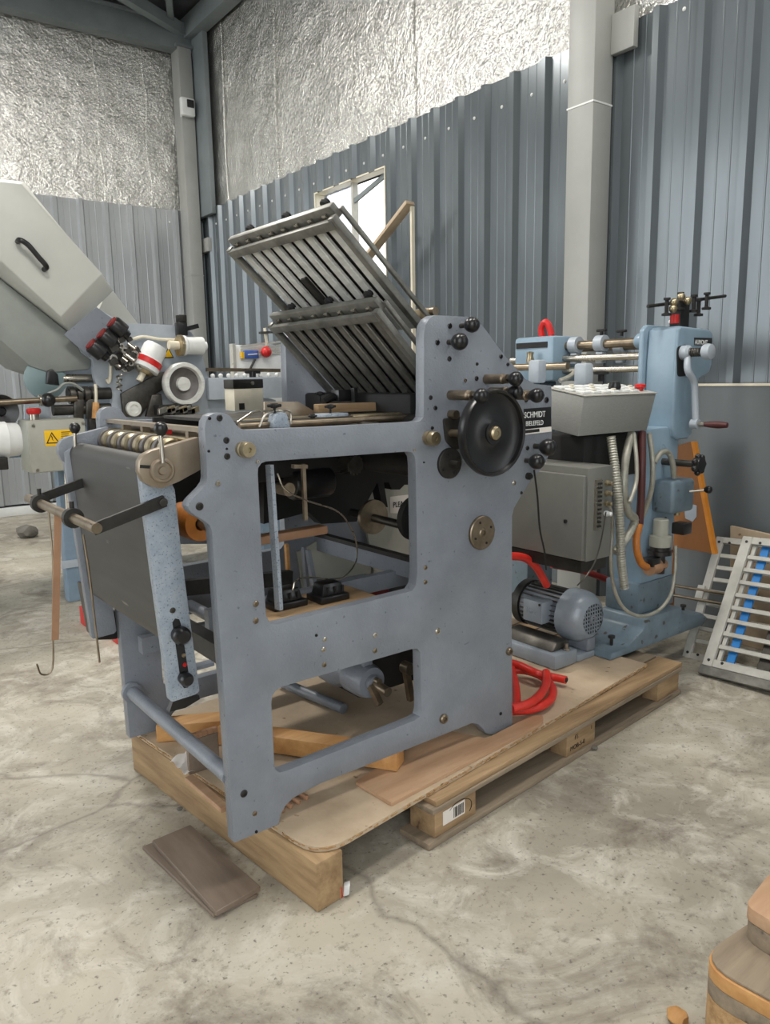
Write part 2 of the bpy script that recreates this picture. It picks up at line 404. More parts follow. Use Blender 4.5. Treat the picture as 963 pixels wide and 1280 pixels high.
xe = [-4.5, -3.4, -2.3, -1.2, -.1, 1.0, 2.1, 3.2, XW]
for a0, a1 in zip(xe, xe[1:]): corr_panel(wl, 'L', a0, a1, .12, ZF, .1)
# screws
scr = part(wr, 'screw', G().lathe(rm(XW, 4.40, 3.3), -RX_, [(0, .0), (.011, 0), (.011, .004), (.007, .004), (.006, .009), (0, .01)], 10), MT['white'])
for y in [3.56+.28*i for i in range(20)]:
    if abs(y-4.40) > .05 and y < 9.2: cp(scr, wr, rm(XW-.005, y, 3.3))
for y in (2.72, 2.02): cp(scr, wr, rm(XW-.005, y, 3.42)); cp(scr, wr, rm(XW-.005, y, 1.75))
scl = part(wl, 'screw', G().lathe(rm(2.4, YW, 3.36), -RY_, [(0, .0), (.011, 0), (.011, .004), (.007, .004), (.006, .009), (0, .01)], 10), MT['white'])
for x in (2.68, 2.96, 3.24, 3.52, 3.7): cp(scl, wl, rm(x, YW-.005, 3.38-.02*(x > 3)))
# foil joint tapes: thin folded seams standing proud
for y in (8.55, 7.35, 5.1):
    part(wr, 'foil_seam', G().tube([rm(XW+.015, y+.02*math.sin(k), ZF+k*.35) for k in range(7)], .008, 6), MT['foil'])
for x in (1.2, 2.95, 3.5):
    part(wl, 'foil_seam', G().tube([rm(x+.02*math.sin(k*2), YW+.012, ZF+k*.3) for k in range(7)], .008, 6), MT['foil'])

# window
win = struct('window_1', G().plate([rm(XW-.01, WY0-.012, WZ0-.012), rm(XW-.01, WY1+.012, WZ0-.012), rm(XW-.01, WY1+.012, WZ1+.012), rm(XW-.01, WY0-.012, WZ1+.012)],
     [[rm(XW-.01, WY0, WZ0), rm(XW-.01, WY1, WZ0), rm(XW-.01, WY1, WZ1), rm(XW-.01, WY0, WZ1)]], RX_*.15), MT['cream'])
gm = bpy.data.materials.new('window_glass'); gm.use_nodes = True
gb = gm.node_tree.nodes['Principled BSDF']; gb.inputs['Transmission Weight'].default_value = 1; gb.inputs['Roughness'].default_value = .02; gb.inputs['IOR'].default_value = 1.1
part(win, 'pane', G().box((0, 0, 0), (.006, .56, 1)).bev(.001, 1) and G().obox(rm(XW+.1, (WY0*2+.56)/2, (WZ0+WZ1)/2), RX_*.003, RY_*.275, Z1*(WZ1-WZ0)/2), gm)
tm = mk('translucent_white_sheet', (236, 240, 246), .4); tb = tm.node_tree.nodes['Principled BSDF']; tb.inputs['Transmission Weight'].default_value = .85; tb.inputs['Roughness'].default_value = .6; tb.inputs['IOR'].default_value = 1.05
g = G(); pr = corr_profile(WY0+.56, WY1, pitch=.12)
vv = [[g.b.verts.new(rm(XW+.1-p*.4, a, z)) for z in (WZ0, WZ1)] for a, p in pr]
for A, B in zip(vv, vv[1:]): g.face([A[0], B[0], B[1], A[1]])
part(win, 'pane', g, tm, label='white translucent ribbed sheet', smooth=10)
part(win, 'mullion', G().obox(rm(XW+.07, WY0+.56, (WZ0+WZ1)/2), RX_*.03, RY_*.015, Z1*(WZ1-WZ0)/2), MT['frame_w'])
part(win, 'shutter_edge', G().bar(rm(XW+.06, WY0+.01, WZ1-.02), rm(XW+.06, WY0+.55, WZ1-.16), .02, .04), MT['beam'])

# the closed stretches of the shed's other two sides (unseen, added and sized to steer daylight through the open doors)
ws = struct('wall_side_added', G().obox(rm(-5.6, .5, 2.8), RX_*.05, RY_*3.5, Z1*2.8), MT['sheet'])
wf = struct('wall_front_added', G().obox(rm(2.15, -3.05, 2.8), RX_*2.1, RY_*.05, Z1*2.8), MT['sheet'])
# ceiling, beams, columns
ce = struct('ceiling', G().plate([rm(-6, -3, ZC), rm(XW+.2, -3, ZC), rm(XW+.2, YW+.2, ZC), rm(-6, YW+.2, ZC)], [], Z1*.06), MT['ceil'])
b1 = struct('trim_1', G().obox(rm(-.2, YW-.16, 5.36), RX_*4.25, RY_*.09, Z1*.13).bev(.01), MT['beam'])
part(b1, 'flange', G().obox(rm(-.2, YW-.16, 5.5), RX_*4.25, RY_*.14, Z1*.012), MT['beam'])
b2 = struct('trim_2', G().obox(rm(XW-.1, 4.0, 5.47), RX_*.08, RY_*5.2, Z1*.11).bev(.01), MT['beam'])
b3 = struct('trim_3', G().bar(rm(XW-.2, YW-.25, 5.44), rm(1.2, YW-1.6, 5.52), .1, .12), MT['beam'])
b4 = struct('trim_4', G().bar(rm(XW-.3, YW-.2, 5.5), rm(2.4, YW-3.4, 5.56), .07, .08), MT['beam'])
# columns are built directly in room axes
def colbox(name, x0, x1, y0, y1, z0, z1, m='column'):
    return struct(name, G().obox(rm((x0+x1)/2, (y0+y1)/2, (z0+z1)/2), RX_*(x1-x0)/2, RY_*(y1-y0)/2, Z1*(z1-z0)/2).bev(.006), MT[m])
c1 = colbox('trim_5', 3.82, 3.98, 9.08, 9.30, 0, 5.25)
part(c1, 'cap_plate', G().obox(rm(3.90, 9.18, 5.26), RX_*.11, RY_*.13, Z1*.012), MT['beam'])
part(c1, 'weld_seam', G().obox(rm(3.9, 9.19, 2.72), RX_*.083, RY_*.113, Z1*.006), MT['column'])
c2 = colbox('trim_6', 3.86, 4.03, 3.14, 3.335, 0, ZC)
part(c2, 'weld_seam', G().obox(rm(3.945, 3.2375, 3.03), RX_*.088, RY_*.1, Z1*.005), MT['white'])
colbox('trim_7', XW-.07, XW-.005, 9.0, 9.3, 3.0, 3.16, 'column')          # girt stub in the corner
g = G()
gst = colbox('trim_8', XW-.09, XW-.045, 2.98, 3.14, 3.3, 3.52, 'column')
colbox('trim_9', 4.0, 4.06, 8.8, YW, ZF-.1, ZC-.1, 'beam')
bs = colbox('baseboard_left', -4.5, XW, YW-.06, YW-.0, 0, .1, 'white')

# ================================================================ PALLET AND TIMBER
TH = math.radians(5.6); PA = V((.997, 1.628, 0)); PU = V((math.cos(TH), math.sin(TH), 0)); PV_ = V((-math.sin(TH), math.cos(TH), 0))
def pp(u, v, z): return PA+PU*u+PV_*v+Z1*z
def pbox(g, u0, u1, v0, v1, z0, z1): return g.obox(pp((u0+u1)/2, (v0+v1)/2, (z0+z1)/2), PU*(u1-u0)/2, PV_*(v1-v0)/2, Z1*(z1-z0)/2)
pal = thing('wooden_pallet', 'long wooden pallet of blocks and planks under the grey folding machine', 'pallet', pp(1.05, .55, 0))
part(pal, 'end_beam', pbox(G(), 0, .095, -.005, 1.12, 0, .1485).bev(.005), MT['wood_y'])
for v0 in (-.03, .5, 1.0):
    part(pal, 'bottom_board', pbox(G(), .42, 2.11, v0, v0+.13, 0, .022).bev(.003), MT['wood_gr'])
    for k, u0 in enumerate((.458, 1.19, 1.90)):
        part(pal, 'block', pbox(G(), u0, u0+.2, v0+.01, v0+.12, .022, .112).bev(.004), MT['wood'])
    part(pal, 'stringer_board', pbox(G(), .44, 2.11, v0+.0, v0+.12, .112, .13).bev(.003), MT['wood_gr'])
for i in range(9):
    v0 = -.025+i*.127
    part(pal, 'deck_board', pbox(G(), .097 if 1 < i else .46, 2.115, v0, v0+.118, .13, .149).bev(.003), MT['wood_gr' if i % 2 else 'wood'])
# stamped writing on the middle block and the label on the first one
def stamp(s, u, z, size):
    text(pal, 'stamp', s, size, pp(u, -.0212, z), PU, Z1, MT['ink'], .0003)
stamp('FS', 1.243, .078, .026); stamp('1', 1.355, .082, .022); stamp('MOB-S-0', 1.213, .04, .027)
lab = part(pal, 'paper_label', pbox(G(), .495, .6, -.0216, -.0205, .05, .098), MT['paper'], 'torn white barcode label')
for k in range(9):
    part(lab, 'barcode_line', pbox(G(), .545+k*.0055, .547+k*.0055+.0012*(k % 3), -.0222, -.0214, .056, .092), MT['ink'])
part(pal, 'felt_mark', G().tube([pp(.575+.06*math.cos(a), -.0212, .068+.036*math.sin(a)) for a in [k*math.pi/10 for k in range(-2, 9)]], .0012, 5), MT['ink'])

# chipboard sheet with a rounded corner lying on the pallet
def rounded(pts, rad, n=5):
    out = []; N = len(pts)
    for i, p in enumerate(pts):
        r = rad[i] if isinstance(rad, (list, tuple)) else rad
        if r <= 0: out.append(V(p)); continue
        a, b = (V(pts[i-1])-V(p)), (V(pts[(i+1) % N])-V(p)); r = min(r, a.length*.45, b.length*.45)
        a = V(p)+a.normalized()*r; b = V(p)+b.normalized()*r
        for k in range(n+1):
            t = k/n; out.append(a.lerp(V(p), t).lerp(V(p).lerp(b, t), t))
    return out
MT['chip_edge'] = mk('chipboard_crumbly_edge', (186, 152, 108), .85, 0, (142, 108, 70), 45, bump=.9, bscale=120)
sh = rounded([pp(.015, .0, .1495), pp(1.95, .06, .1495), pp(1.95, 1.12, .1495), pp(.0, 1.13, .1495)], [.11, .02, .02, .03])
so = solo('chipboard_sheet', G().prism(sh, Z1*.016).bev(.002, 1), MT['chip_top'], 'chipboard sheet with crumbled rounded corner lying on the pallet deck', 'board')
# crumbly rim of the sheet
rim = G(); n = len(sh)
for i in range(n):
    a, b = sh[i], sh[(i+1) % n]
    L = (b-a).length; k = max(1, int(L/.008)); out = (b-a).cross(Z1).normalized()
    for j in range(k):
        if random.random() < .8:
            p = a.lerp(b, (j+random.random())/k)+Z1*random.uniform(.006, .013)+out*random.uniform(-.002, .002)
            e = random.uniform(.002, .0055); rim.obox(p, (b-a).normalized()*e*1.6, out*e*.6, Z1*e*.5)
part(so, 'crumbled_edge', rim, MT['chip_edge'], kind='stuff')
ZT = .1655
pl = rounded([pp(.325, .035, ZT+.0005), pp(1.11, .03, ZT+.0005), pp(1.16, .07, ZT+.0005), pp(1.12, .098, ZT+.0005), pp(.86, .098, ZT+.0005), pp(.80, .26, ZT+.0005), pp(.33, .21, ZT+.0005)], [.005, .05, .02, .01, .01, .01, .01])
solo('plywood_offcut', G().prism(pl, Z1*.012).bev(.0015, 1), MT['ply'], 'orange brown plywood offcut on the pallet beside the machine foot', 'board')

def timber(name, p0, p1, w, h, m, label, cat='timber', bev=.004, group=None):
    return solo(name, G().bar(p0, p1, w, h).bev(bev), MT[m], label, cat, group)
zt = ZT+.0135
# pine wedge under the lower opening
a = at(545, 950, Y=1.80); 
p1 = V((1.50, 1.79, ZT+.013+.031)); p0 = V((.93, 2.22, ZT+.002+.031))
timber('pine_beam', at(276, 915, Z=ZT+.033), V((1.475, 1.845, ZT+.046)), .075, .062, 'wood_or', 'orange pine beam with a knot lying slantwise under the machine plate')
kn = bpy.data.objects['pine_beam']
timber('pine_block', at(197, 912, Z=ZT+.032), at(296, 903, Z=ZT+.032), .085, .062, 'wood_or', 'short orange pine block on the pallet beside the crossbar')
# comb-jointed box side and thin board under the crossbar
cb = thing('finger_jointed_board', 'upright brown board with comb finger joints along its top edge', 'board', V((.95, 2.25, ZT)))
b0, b1_ = at(236, 968, Z=ZT), at(274, 955, Z=ZT)
dr = (b1_-b0).normalized(); nr = dr.cross(Z1).normalized()
part(cb, 'panel', G().obox((b0+b1_)/2+Z1*.06, (b1_-b0)/2, nr*.008, Z1*.06).bev(.002, 1), MT['board_br'])
for k in range(6):
    c = b0.lerp(b1_, (k+.5)/6)
    part(cb, 'finger', G().obox(c+Z1*.129, dr*.009, nr*.008, Z1*.009).bev(.002, 1), MT['wood_pink'])
cb2 = thing('finger_jointed_strip', 'brown strip with rounded comb fingers sticking out under the machine foot', 'board', V((1.0, 1.92, ZT)))
f0, f1 = at(353, 1016, Z=ZT), at(383, 1000, Z=ZT); dr = (f1-f0).normalized(); nr = V((-dr.y, dr.x, 0)); s0, s1 = f0+nr*.055, f1+nr*.055
part(cb2, 'strip', G().obox((s0+s1)/2+Z1*.009+nr*.02, (s1-s0)*.56, nr*.03, Z1*.0085).bev(.002, 1), MT['wood_pink'])
for k in range(4):
    c = f0.lerp(f1, k/3)
    part(cb2, 'finger', G().obox(c+Z1*.009+nr*.018, dr*.0075, nr*.026, Z1*.0085).bev(.006, 2), MT['wood_pink'])
solo('long_thin_board', G().bar(at(236, 972, Z=ZT+.009), at(282, 1012, Z=ZT+.009), .03, .016).bev(.002, 1), MT['ply'], 'thin plywood strip lying along the front edge of the pallet', 'board')
g = G().grid(lambda u, v: V((.90+.09*u, 2.42-.13*v+.02*u-.03, ZT+.004+.012*abs(math.sin(5*u+7*v))+.01*u*(1-v))), 8, 8)
solo('paper_scrap', g, MT['paper'], 'crumpled cream paper scrap on the pallet front edge', 'paper')

# loose brown boards on the floor
def slab(name, pts, h, m, label, z0=0.0, group='loose boards on the floor'):
    return solo(name, G().prism([V((p.x, p.y, z0)) for p in pts], Z1*h).bev(.002, 1), MT[m], label, 'board', group)
slab('brown_board', [at(178, 1062, Z=0), at(210, 1050, Z=0), at(322, 1122, Z=0), at(267, 1148, Z=0)], .012, 'board_br', 'lower brown laminate board on the floor under another board', 0.0)
slab('brown_board', [at(190, 1050, Z=.03), at(238, 1030, Z=.03), at(326, 1107, Z=.03), at(270, 1139, Z=.03)], .016, 'board_br', 'upper brown laminate board lying on another board on the floor', .0125)
# red and white scrap at the pallet corner
rs = thing('plastic_scrap', 'small red and white plastic scrap on the floor by the pallet corner', 'scrap', at(427, 1117, Z=0))
c = at(427, 1112, Z=.02)
part(rs, 'red_part', G().obox(c+V((-.008, 0, 0)), V((.008, -.006, 0)), V((.004, .006, .002)), V((0, 0, .018))).bev(.003), MT['red'])
part(rs, 'white_part', G().obox(c+V((.012, -.008, .002)), V((.007, -.006, .004)), V((.004, .006, .002)), V((.002, 0, .016))).bev(.003), MT['white'])
# floor crumbs
def lump(name, p, r, m, label, cat):
    g = G(); bmesh.ops.create_icosphere(g.b, subdivisions=2, radius=r)
    for v in g.b.verts:
        v.co *= 1+.35*noise.noise(v.co*(2/r)+V((p.x*9, p.y*9, 0))); v.co.z *= .6
    lo = min(v.co.z for v in g.b.verts); bmesh.ops.translate(g.b, verts=g.b.verts, vec=V((p.x, p.y, -lo)))
    return solo(name, g, MT[m], label, cat)
lump('stone', at(34, 668, Z=.03), .10, 'stone', 'grey stone on the floor near the far wall', 'stone')
lump('floor_crumb', at(743, 937, Z=0), .014, 'stone', 'dark crumb on the floor beside the stamped pallet block', 'debris')
lump('wood_chip', at(846, 1276, Z=0), .025, 'wood_or', 'yellow wood chip on the floor beside the wooden crates', 'wood chip')
lump('floor_crumb', at(225, 1013, Z=0), .010, 'stone', 'dark crumb on the floor against the pallet front beam', 'debris')
# wooden box stack in the corner of the picture
wc = thing('wooden_crate', 'round-cornered wooden crate with grey top and orange rim', 'crate', V((1.62, .60, 0)))
top = rounded([at(868, 1188, Z=.36), at(1010, 1265, Z=.36), at(1120, 1150, Z=.36), at(1000, 1100, Z=.36)], [.08, .05, .05, .05], 6)
part(wc, 'body', G().prism([V((p.x, p.y, 0)) for p in top], Z1*.27).bev(.006), MT['chip_edge'])
part(wc, 'band', G().prism([V((p.x, p.y, .27)) for p in top], Z1*.035).bev(.004), MT['wood_gr'])
part(wc, 'rim', G().prism([V((p.x, p.y, .305)) for p in top], Z1*.03).bev(.006), MT['wood_or'])
cc = sum((V(p) for p in top), V((0, 0, 0)))/len(top)
part(wc, 'lid', G().prism([cc+(V(p)-cc)*.975+Z1*(.3355-p.z) for p in top], Z1*.006).bev(.002), MT['wood_gr'])
w2 = thing('wooden_offcut', 'splintered wooden offcut lying on the round-cornered crate', 'timber', V((1.85, .72, .342)))
oc = [at(932, 1128, Z=.42), at(963, 1088, Z=.42), at(1060, 1130, Z=.42), at(1030, 1190, Z=.42)]
part(w2, 'board', G().prism([V((p.x, p.y, .385)) for p in rounded(oc, .02)], Z1*.03).bev(.004), MT['ply'])
part(w2, 'board', G().prism([V((p.x, p.y, .342)) for p in rounded(oc, .03)], Z1*.042).bev(.004), MT['wood_gr'])

# ================================================================ MAIN FOLDING MACHINE
YN, YT, YFAR = 1.83, .04, 2.66
FM = thing('folding_machine', 'grey hammered folding machine with large black handwheel on the pallet', 'machine', V((1.42, 2.25, .166)))
def pts(l, Y): return [at(x, y, Y=Y) for x, y in l]
OUT = [(293.2, 1056), (281.5, 880), (273, 770), (268, 699), (265, 663), (262, 656), (254, 650), (244.6, 645), (238, 639.5), (235, 633), (237, 628), (241, 623), (253, 611), (258, 604), (259.3, 597), (258, 572.7), (256, 537), (257, 527), (261, 520), (268, 516.5), (278, 516), (285, 518), (290, 522.5), (295.5, 531), (301, 536), (309, 537.6),
       (400, 534), (520, 527.5), (526, 526), (529.5, 521.5), (530.2, 510), (530.4, 416), (532, 406.6), (536.6, 398.6), (543.4, 394), (584.5, 396), (596, 400.5), (603, 406.6), (609, 414), (630, 443), (646, 461), (657.6, 474), (669, 480), (689.6, 482),
       (690.3, 541), (689, 560), (684, 575), (677, 586), (664, 601), (649, 624.7), (643, 635), (640.5, 645), (640, 780), (641, 907), (616, 919.4), (608, 917), (604, 911), (598, 905.4), (590, 903.8), (583, 907), (500, 940.3), (400, 979.7), (381, 989.6), (366, 998), (356.3, 1008), (351.3, 1018), (349, 1028), (349, 1032)]
UP = [(322.6, 593), (323, 585), (327, 579), (333, 576.8), (508, 564.5), (515.4, 565.5), (519, 571.5), (520, 581), (522, 717), (520, 731.5), (515.4, 738.7), (345.8, 780.5), (338, 779), (333, 770), (328, 703)]
LOW = [(339.4, 880), (340.4, 870), (345, 863.5), (352.4, 858.5), (514.4, 811.5), (522, 811), (525.6, 816), (527.4, 887), (525.6, 896), (518, 901), (357.4, 964), (350, 965.7), (344.4, 962), (343, 952)]
def fix(p): p.z = max(p.z, .1665); return p
PO, PU_, PL_ = [fix(p) for p in pts(OUT, YN)], pts(UP, YN), pts(LOW, YN)
near = part(FM, 'side_plate', G().plate(PO, [PU_, PL_], Y1*YT).bev(.005, 2, 50), MT['hammer'], smooth=30)
sh_ = Y1*(YFAR-YN)
far = part(FM, 'side_plate', G().plate([p+sh_ for p in PO], [[p+sh_ for p in PU_], [p+sh_ for p in PL_]], Y1*YT).bev(.005, 2, 50), MT['hammer'], smooth=30)

# --- screws and bolts in the near plate
def disc_bolt(name, c, r, m, inner='blackm'):
    return part(near, name, G().lathe(c, -Y1, [(0, .0), (r, 0), (r, .0015), (r*.78, .0035), (r*.5, .0035), (r*.42, .0005), (0, .0005)], 16), MT[m])
for x, y, r, m in [(274.5, 522.5, 4.2, 'iron'), (283, 550.5, 4.2, 'iron'), (284, 570.5, 4.2, 'iron'), (249.5, 633, 5.2, 'iron'), (272.6, 604.5, 3.8, 'steel'), (262, 523, 2.2, 'blackm'), (261, 564, 1.8, 'blackm'), (283.5, 561, 1.5, 'blackm'),
                   (322, 577, 2.6, 'steel'), (518, 562.5, 2.2, 'steel'), (320, 755, 4, 'steel_br'), (320, 776, 4, 'steel_br'), (532, 709.5, 3, 'steel_br'), (532, 727.5, 3, 'steel_br'), (406, 799.5, 3.2, 'steel'), (395.5, 794, 2, 'iron'), (404.5, 812, 3.3, 'steel'), (405.5, 831, 3.3, 'steel_br'), (469, 794, 3.3, 'steel'), (469, 813.5, 3.2, 'steel_br'), (547.5, 789, 4.2, 'steel'),
                   (305, 992, 5, 'iron'), (318.5, 1017, 3.3, 'steel_br'), (320.5, 1039.5, 2, 'blackm'), (626, 892, 2.2, 'blackm'), (562.5, 407.5, 3.6, 'black'), (547, 428, 3.6, 'black'), (562, 448.5, 3.4, 'black'), (596.5, 455, 2.2, 'iron'), (626.5, 445.5, 3, 'black'), (635, 455.5, 2.4, 'iron'), (596, 473, 3.2, 'black'), (582, 475.5, 2.5, 'steel_br'), (538.5, 497, 3, 'iron'), (544.5, 510, 3, 'black'), (530, 578, 1.3, 'black'), (683.5, 500, 4, 'black'), (658, 500, 3, 'iron'),
                   (659.5, 560, 3, 'iron'), (643, 603.5, 3.3, 'steel'), (652, 616, 2, 'iron'), (540.5, 535, 2.4, 'iron')]:
    c = at(x, y, Y=YN); disc_bolt('screw', c, pxr(r, c), m)
def knob_ball(parent, c, r, ax, stem=.03, sm='steel_dk', km='black'):
    ax = V(ax).normalized()
    k = part(parent, 'knob', G().lathe(c, ax, [(0, -r*.95), (r*.55, -r*.9), (r*.86, -r*.45), (r, .05*r), (r*.9, r*.5), (r*.6, r*.85), (0, r)], 18), MT[km])
    part(k, 'stem', G().cyl(c-ax*(r+stem), c-ax*r*.7, r*.32, n=12), MT[sm])
    return k
def on_near(x, y, off): return at(x, y, Y=YN-off)
# ball knobs
for x, y, off, r in [(590, 406, .05, 10), (574.5, 427, .05, 11), (685, 559, .06, 11), (671, 577, .05, 10)]:
    c = on_near(x, y, off); knob_ball(near, c, pxr(r, c), -Y1, stem=max(.005, off-pxr(r, c)))
# sleeves with ball knobs above the handwheel
for x0, y0, x1, y1, off in [(608, 474, 640, 470, .13), (563, 494, 596, 490, .14), (640, 494, 667, 507, .11), (614, 490, 625, 487, .11)]:
    b = at(x0, y0, Y=YN); c = V((b.x, YN-off, b.z)); r = pxr(6.0, b)
    sl = part(near, 'sleeve', G().cyl(V((b.x, YN-off*.55, b.z)), b, r, n=18), MT['steel_br'])
    part(sl, 'collar', G().lathe(V((b.x, YN-off*.55, b.z)), -Y1, [(0, 0), (r*1.05, 0), (r*1.05, .006), (r*.7, .010), (r*.7, .016), (r*.95, .018), (r*.95, .026), (0, .026)], 18), MT['steel_br'])
    knob_ball(sl, c, pxr(9.5, c), -Y1, stem=.02)
# brass turned knobs
for x, y, r in [(303, 561.5, 10), (535, 547.5, 9)]:
    c = at(x, y, Y=YN); r = pxr(r, c)
    part(near, 'turned_knob', G().lathe(c, -Y1, [(0, 0), (r, 0), (r, .014), (r*.72, .016), (r*.72, .020), (r, .022), (r, .036), (r*.9, .040), (r*.3, .040), (r*.25, .036), (0, .036)], 26), MT['brass'])
# handwheel
hc0 = at(615, 541, Y=1.715); hb = V((hc0.x, YN, hc0.z)); R_ = .138
wh = part(near, 'handwheel', G().lathe(hc0, -Y1, [(0, -.03), (.03, -.03), (.034, -.012), (R_*.8, -.012), (R_*.96, -.016), (R_, -.004), (R_, .014), (R_*.965, .022), (R_*.92, .018), (R_*.90, .006), (R_*.82, .001), (.05, -.001), (.036, .006), (.036, .012), (.0, .012)], 64), MT['black'], 'black dished handwheel with brass centre')
part(wh, 'hub_cap', G().lathe(hc0-Y1*.012, -Y1, [(0, 0), (.022, 0), (.022, .008), (.016, .013), (.008, .013), (.007, .010), (0, .010)], 24), MT['brass'])
part(wh, 'shaft', G().cyl(hc0+Y1*.02, hb, .024), MT['steel_dk'])
# flange bearing behind the wheel
c = at(560, 540, Y=YN); fl_ = rounded([at(553, 523, Y=YN), at(575, 520, Y=YN), at(592, 556, Y=YN), at(566, 562, Y=YN), at(556, 551, Y=YN)], .012)
bf = part(near, 'bearing_flange', G().prism([p for p in fl_], -Y1*.012).bev(.002), MT['steel_dk'])
part(bf, 'pin', G().cyl(at(564, 541, Y=YN-.012), at(564, 541, Y=YN-.012)-Y1*.045, .012), MT['steel_br'])
part(bf, 'pin', G().cyl(at(563, 518, Y=YN), at(563, 518, Y=YN)-Y1*.03, .014), MT['steel_br'])
c = at(561, 579, Y=YN); df = part(near, 'bearing_disc', G().lathe(c, -Y1, [(0, 0), (.05, 0), (.05, .009), (.046, .012), (0, .012)], 28), MT['iron'])
part(df, 'pin', G().cyl(c-Y1*.012, c-Y1*.05, .011), MT['steel_dk'])
for k in range(4):
    a = .5+k*math.pi/2; q = c+V((math.cos(a)*.036, -.012, math.sin(a)*.036)); part(df, 'screw', G().lathe(q, -Y1, [(0, 0), (.006, 0), (.006, .004), (0, .004)], 8), MT['blackm'])
# round steel flange
c = at(601.5, 665.5, Y=YN); r = pxr(21.5, c)
rf = part(near, 'round_flange', G().lathe(c, -Y1, [(0, 0), (r, 0), (r, .008), (r*.95, .011), (r*.3, .011), (r*.24, .014), (r*.14, .014), (r*.12, .008), (0, .008)], 36), MT['steel_br'])
for k in range(4):
    a = .4+k*math.pi/2; q = c+V((math.cos(a)*r*.68, -.011, math.sin(a)*r*.68)); part(rf, 'screw', G().lathe(q, -Y1, [(0, 0), (.0045, 0), (.0045, .002), (0, .002)], 8), MT['blackm'])
for x, y, r in [(554, 898, 6), (636, 814, 5)]:
    c = at(x, y, Y=YN); r = pxr(r, c); part(near, 'cap_bolt', G().lathe(c, -Y1, [(0, 0), (r, 0), (r, .008), (r*.8, .012), (r*.45, .012), (r*.4, .006), (0, .006)], 18), MT['steel_br'])
part(near, 'drain_cap', G().lathe(at(660, 595, Y=YN), -Y1, [(0, 0), (.013, 0), (.013, .01), (.008, .01), (.008, .018), (0, .018)], 14), MT['iron'])
# maker's plate
def quad(px4, Y, th): return G().prism([at(x, y, Y=Y) for x, y in px4], -Y1*th)
pn = part(near, 'name_plate', quad([(655, 511), (688.5, 508.5), (689, 533), (655, 537)], YN, .002), MT['black'], 'black maker plate with white letters')
part(pn, 'lower_label', quad([(655, 537), (689, 533.2), (689.3, 539.4), (655, 543.5)], YN, .002), MT['paper'])
part(pn, 'label_bar', quad([(657, 537.8), (674.5, 535.8), (674.7, 539.6), (657, 541.8)], YN-.002, .0004), MT['ink'])
o1, o2 = at(655.5, 522.5, Y=YN-.0026), at(657.5, 532.5, Y=YN-.0026)
text(pn, 'lettering', 'SCHMIDT', .029, o1, X1*.9, Z1, MT['white'], .0004, bold=.0003)
text(pn, 'lettering', 'BIELEFELD', .024, o2, X1*.86, Z1, MT['white'], .0004, bold=.0002)
# far plate's hint of a name (paint chips) and edge scars are left to the paint

# --- tie bars between the plates
def ybar(name, x, y, Yp, r, m, y0=YN+YT, y1=YFAR, n=20):
    p = at(x, y, Y=Yp); return part(FM, name, G().cyl(V((p.x, y0, p.z)), V((p.x, y1, p.z)), r, n=n), MT[m])
xb = part(FM, 'crossbar', G().cyl(V((.874, YN+YT, .345)), V((.874, YFAR, .345)), .023, n=28), MT['hammer'])
part(xb, 'socket', G().lathe(V((.874, YFAR-.02, .345)), Y1, [(0, 0), (.036, 0), (.036, .02), (0, .02)], 24), MT['hammer'])
for nm, x, z, r, m in [('tie_rod', 1.12, .62, .022, 'hammer'), ('roller', 1.62, 1.28, .055, 'iron'), ('roller', 1.74, 1.30, .045, 'steel_dk'), ('roller', 1.78, 1.18, .05, 'iron'), ('roller', 1.90, 1.30, .05, 'steel_dk'), ('roller', 1.66, 1.17, .05, 'iron'), ('shaft', 1.42, 1.30, .02, 'steel_dk'), ('roller', 1.28, 1.27, .038, 'steel_br'), ('shaft', 2.05, 1.2, .03, 'iron'), ('tie_rod', 1.98, .7, .02, 'hammer'), ('shaft', .95, 1.30, .014, 'steel_br')]:
    part(FM, nm, G().cyl(V((x, YN+YT, z)), V((x, YFAR, z)), r, n=24), MT[m])
# dark transverse box beams and guide housings under the top, with added black fillers for shade
part(FM, 'roller_housing', G().box((1.25, 2.36, 1.10), (1.72, 2.62, 1.32)).bev(.01), MT['blackm'])
part(FM, 'roller_housing', G().box((1.62, 1.95, 1.16), (2.1, 2.6, 1.40)).bev(.01), MT['blackm'])
part(FM, 'shade_sheet', G().box((1.02, 2.635, 1.0), (1.66, 2.65, 1.33)), MT['blackm'])  # black sheet added over the far plate to darken the opening's upper half
part(FM, 'shade_box', G().box((1.3, 2.28, 1.12), (1.66, 2.6, 1.30)).bev(.01), MT['blackm'])  # black box added to deepen the dark inside the machine
part(FM, 'shade_strut_sheet', G().prism([at(x, y, Y=2.5) for x, y in [(330, 572), (524, 560), (524, 606), (506, 606), (500, 612), (490, 612), (486, 603), (480, 603), (485, 634), (479, 634), (472, 603), (458, 630), (446, 652), (402, 655), (386, 640), (330, 655)]], Y1*.05), MT['blackm'])  # added black sheet for the shaded interior; its spikes follow a black strut
part(FM, 'cover_plate', G().box((1.05, 2.0, 1.325), (1.6, 2.62, 1.335)), MT['steel_dk'])
mot = at(400, 605, Y=2.25)
part(FM, 'black_drum', G().lathe(V((mot.x-.09, 2.3, mot.z)), X1, [(0, 0), (.05, 0), (.055, .01), (.055, .15), (.05, .16), (0, .16)], 28), MT['black'])
gq = at(436, 580, Y=2.2); gr = G()
for k in range(14):
    a = 2*math.pi*k/14
    gr.bar(V((gq.x, 2.16, gq.z))+V((math.cos(a), 0, math.sin(a)))*.03, V((gq.x, 2.22, gq.z))+V((math.cos(a+.5), 0, math.sin(a+.5)))*.03, .008, .014)
gr.cyl(V((gq.x, 2.155, gq.z)), V((gq.x, 2.225, gq.z)), .03)
part(FM, 'helical_gear', gr, MT['steel_dk'])
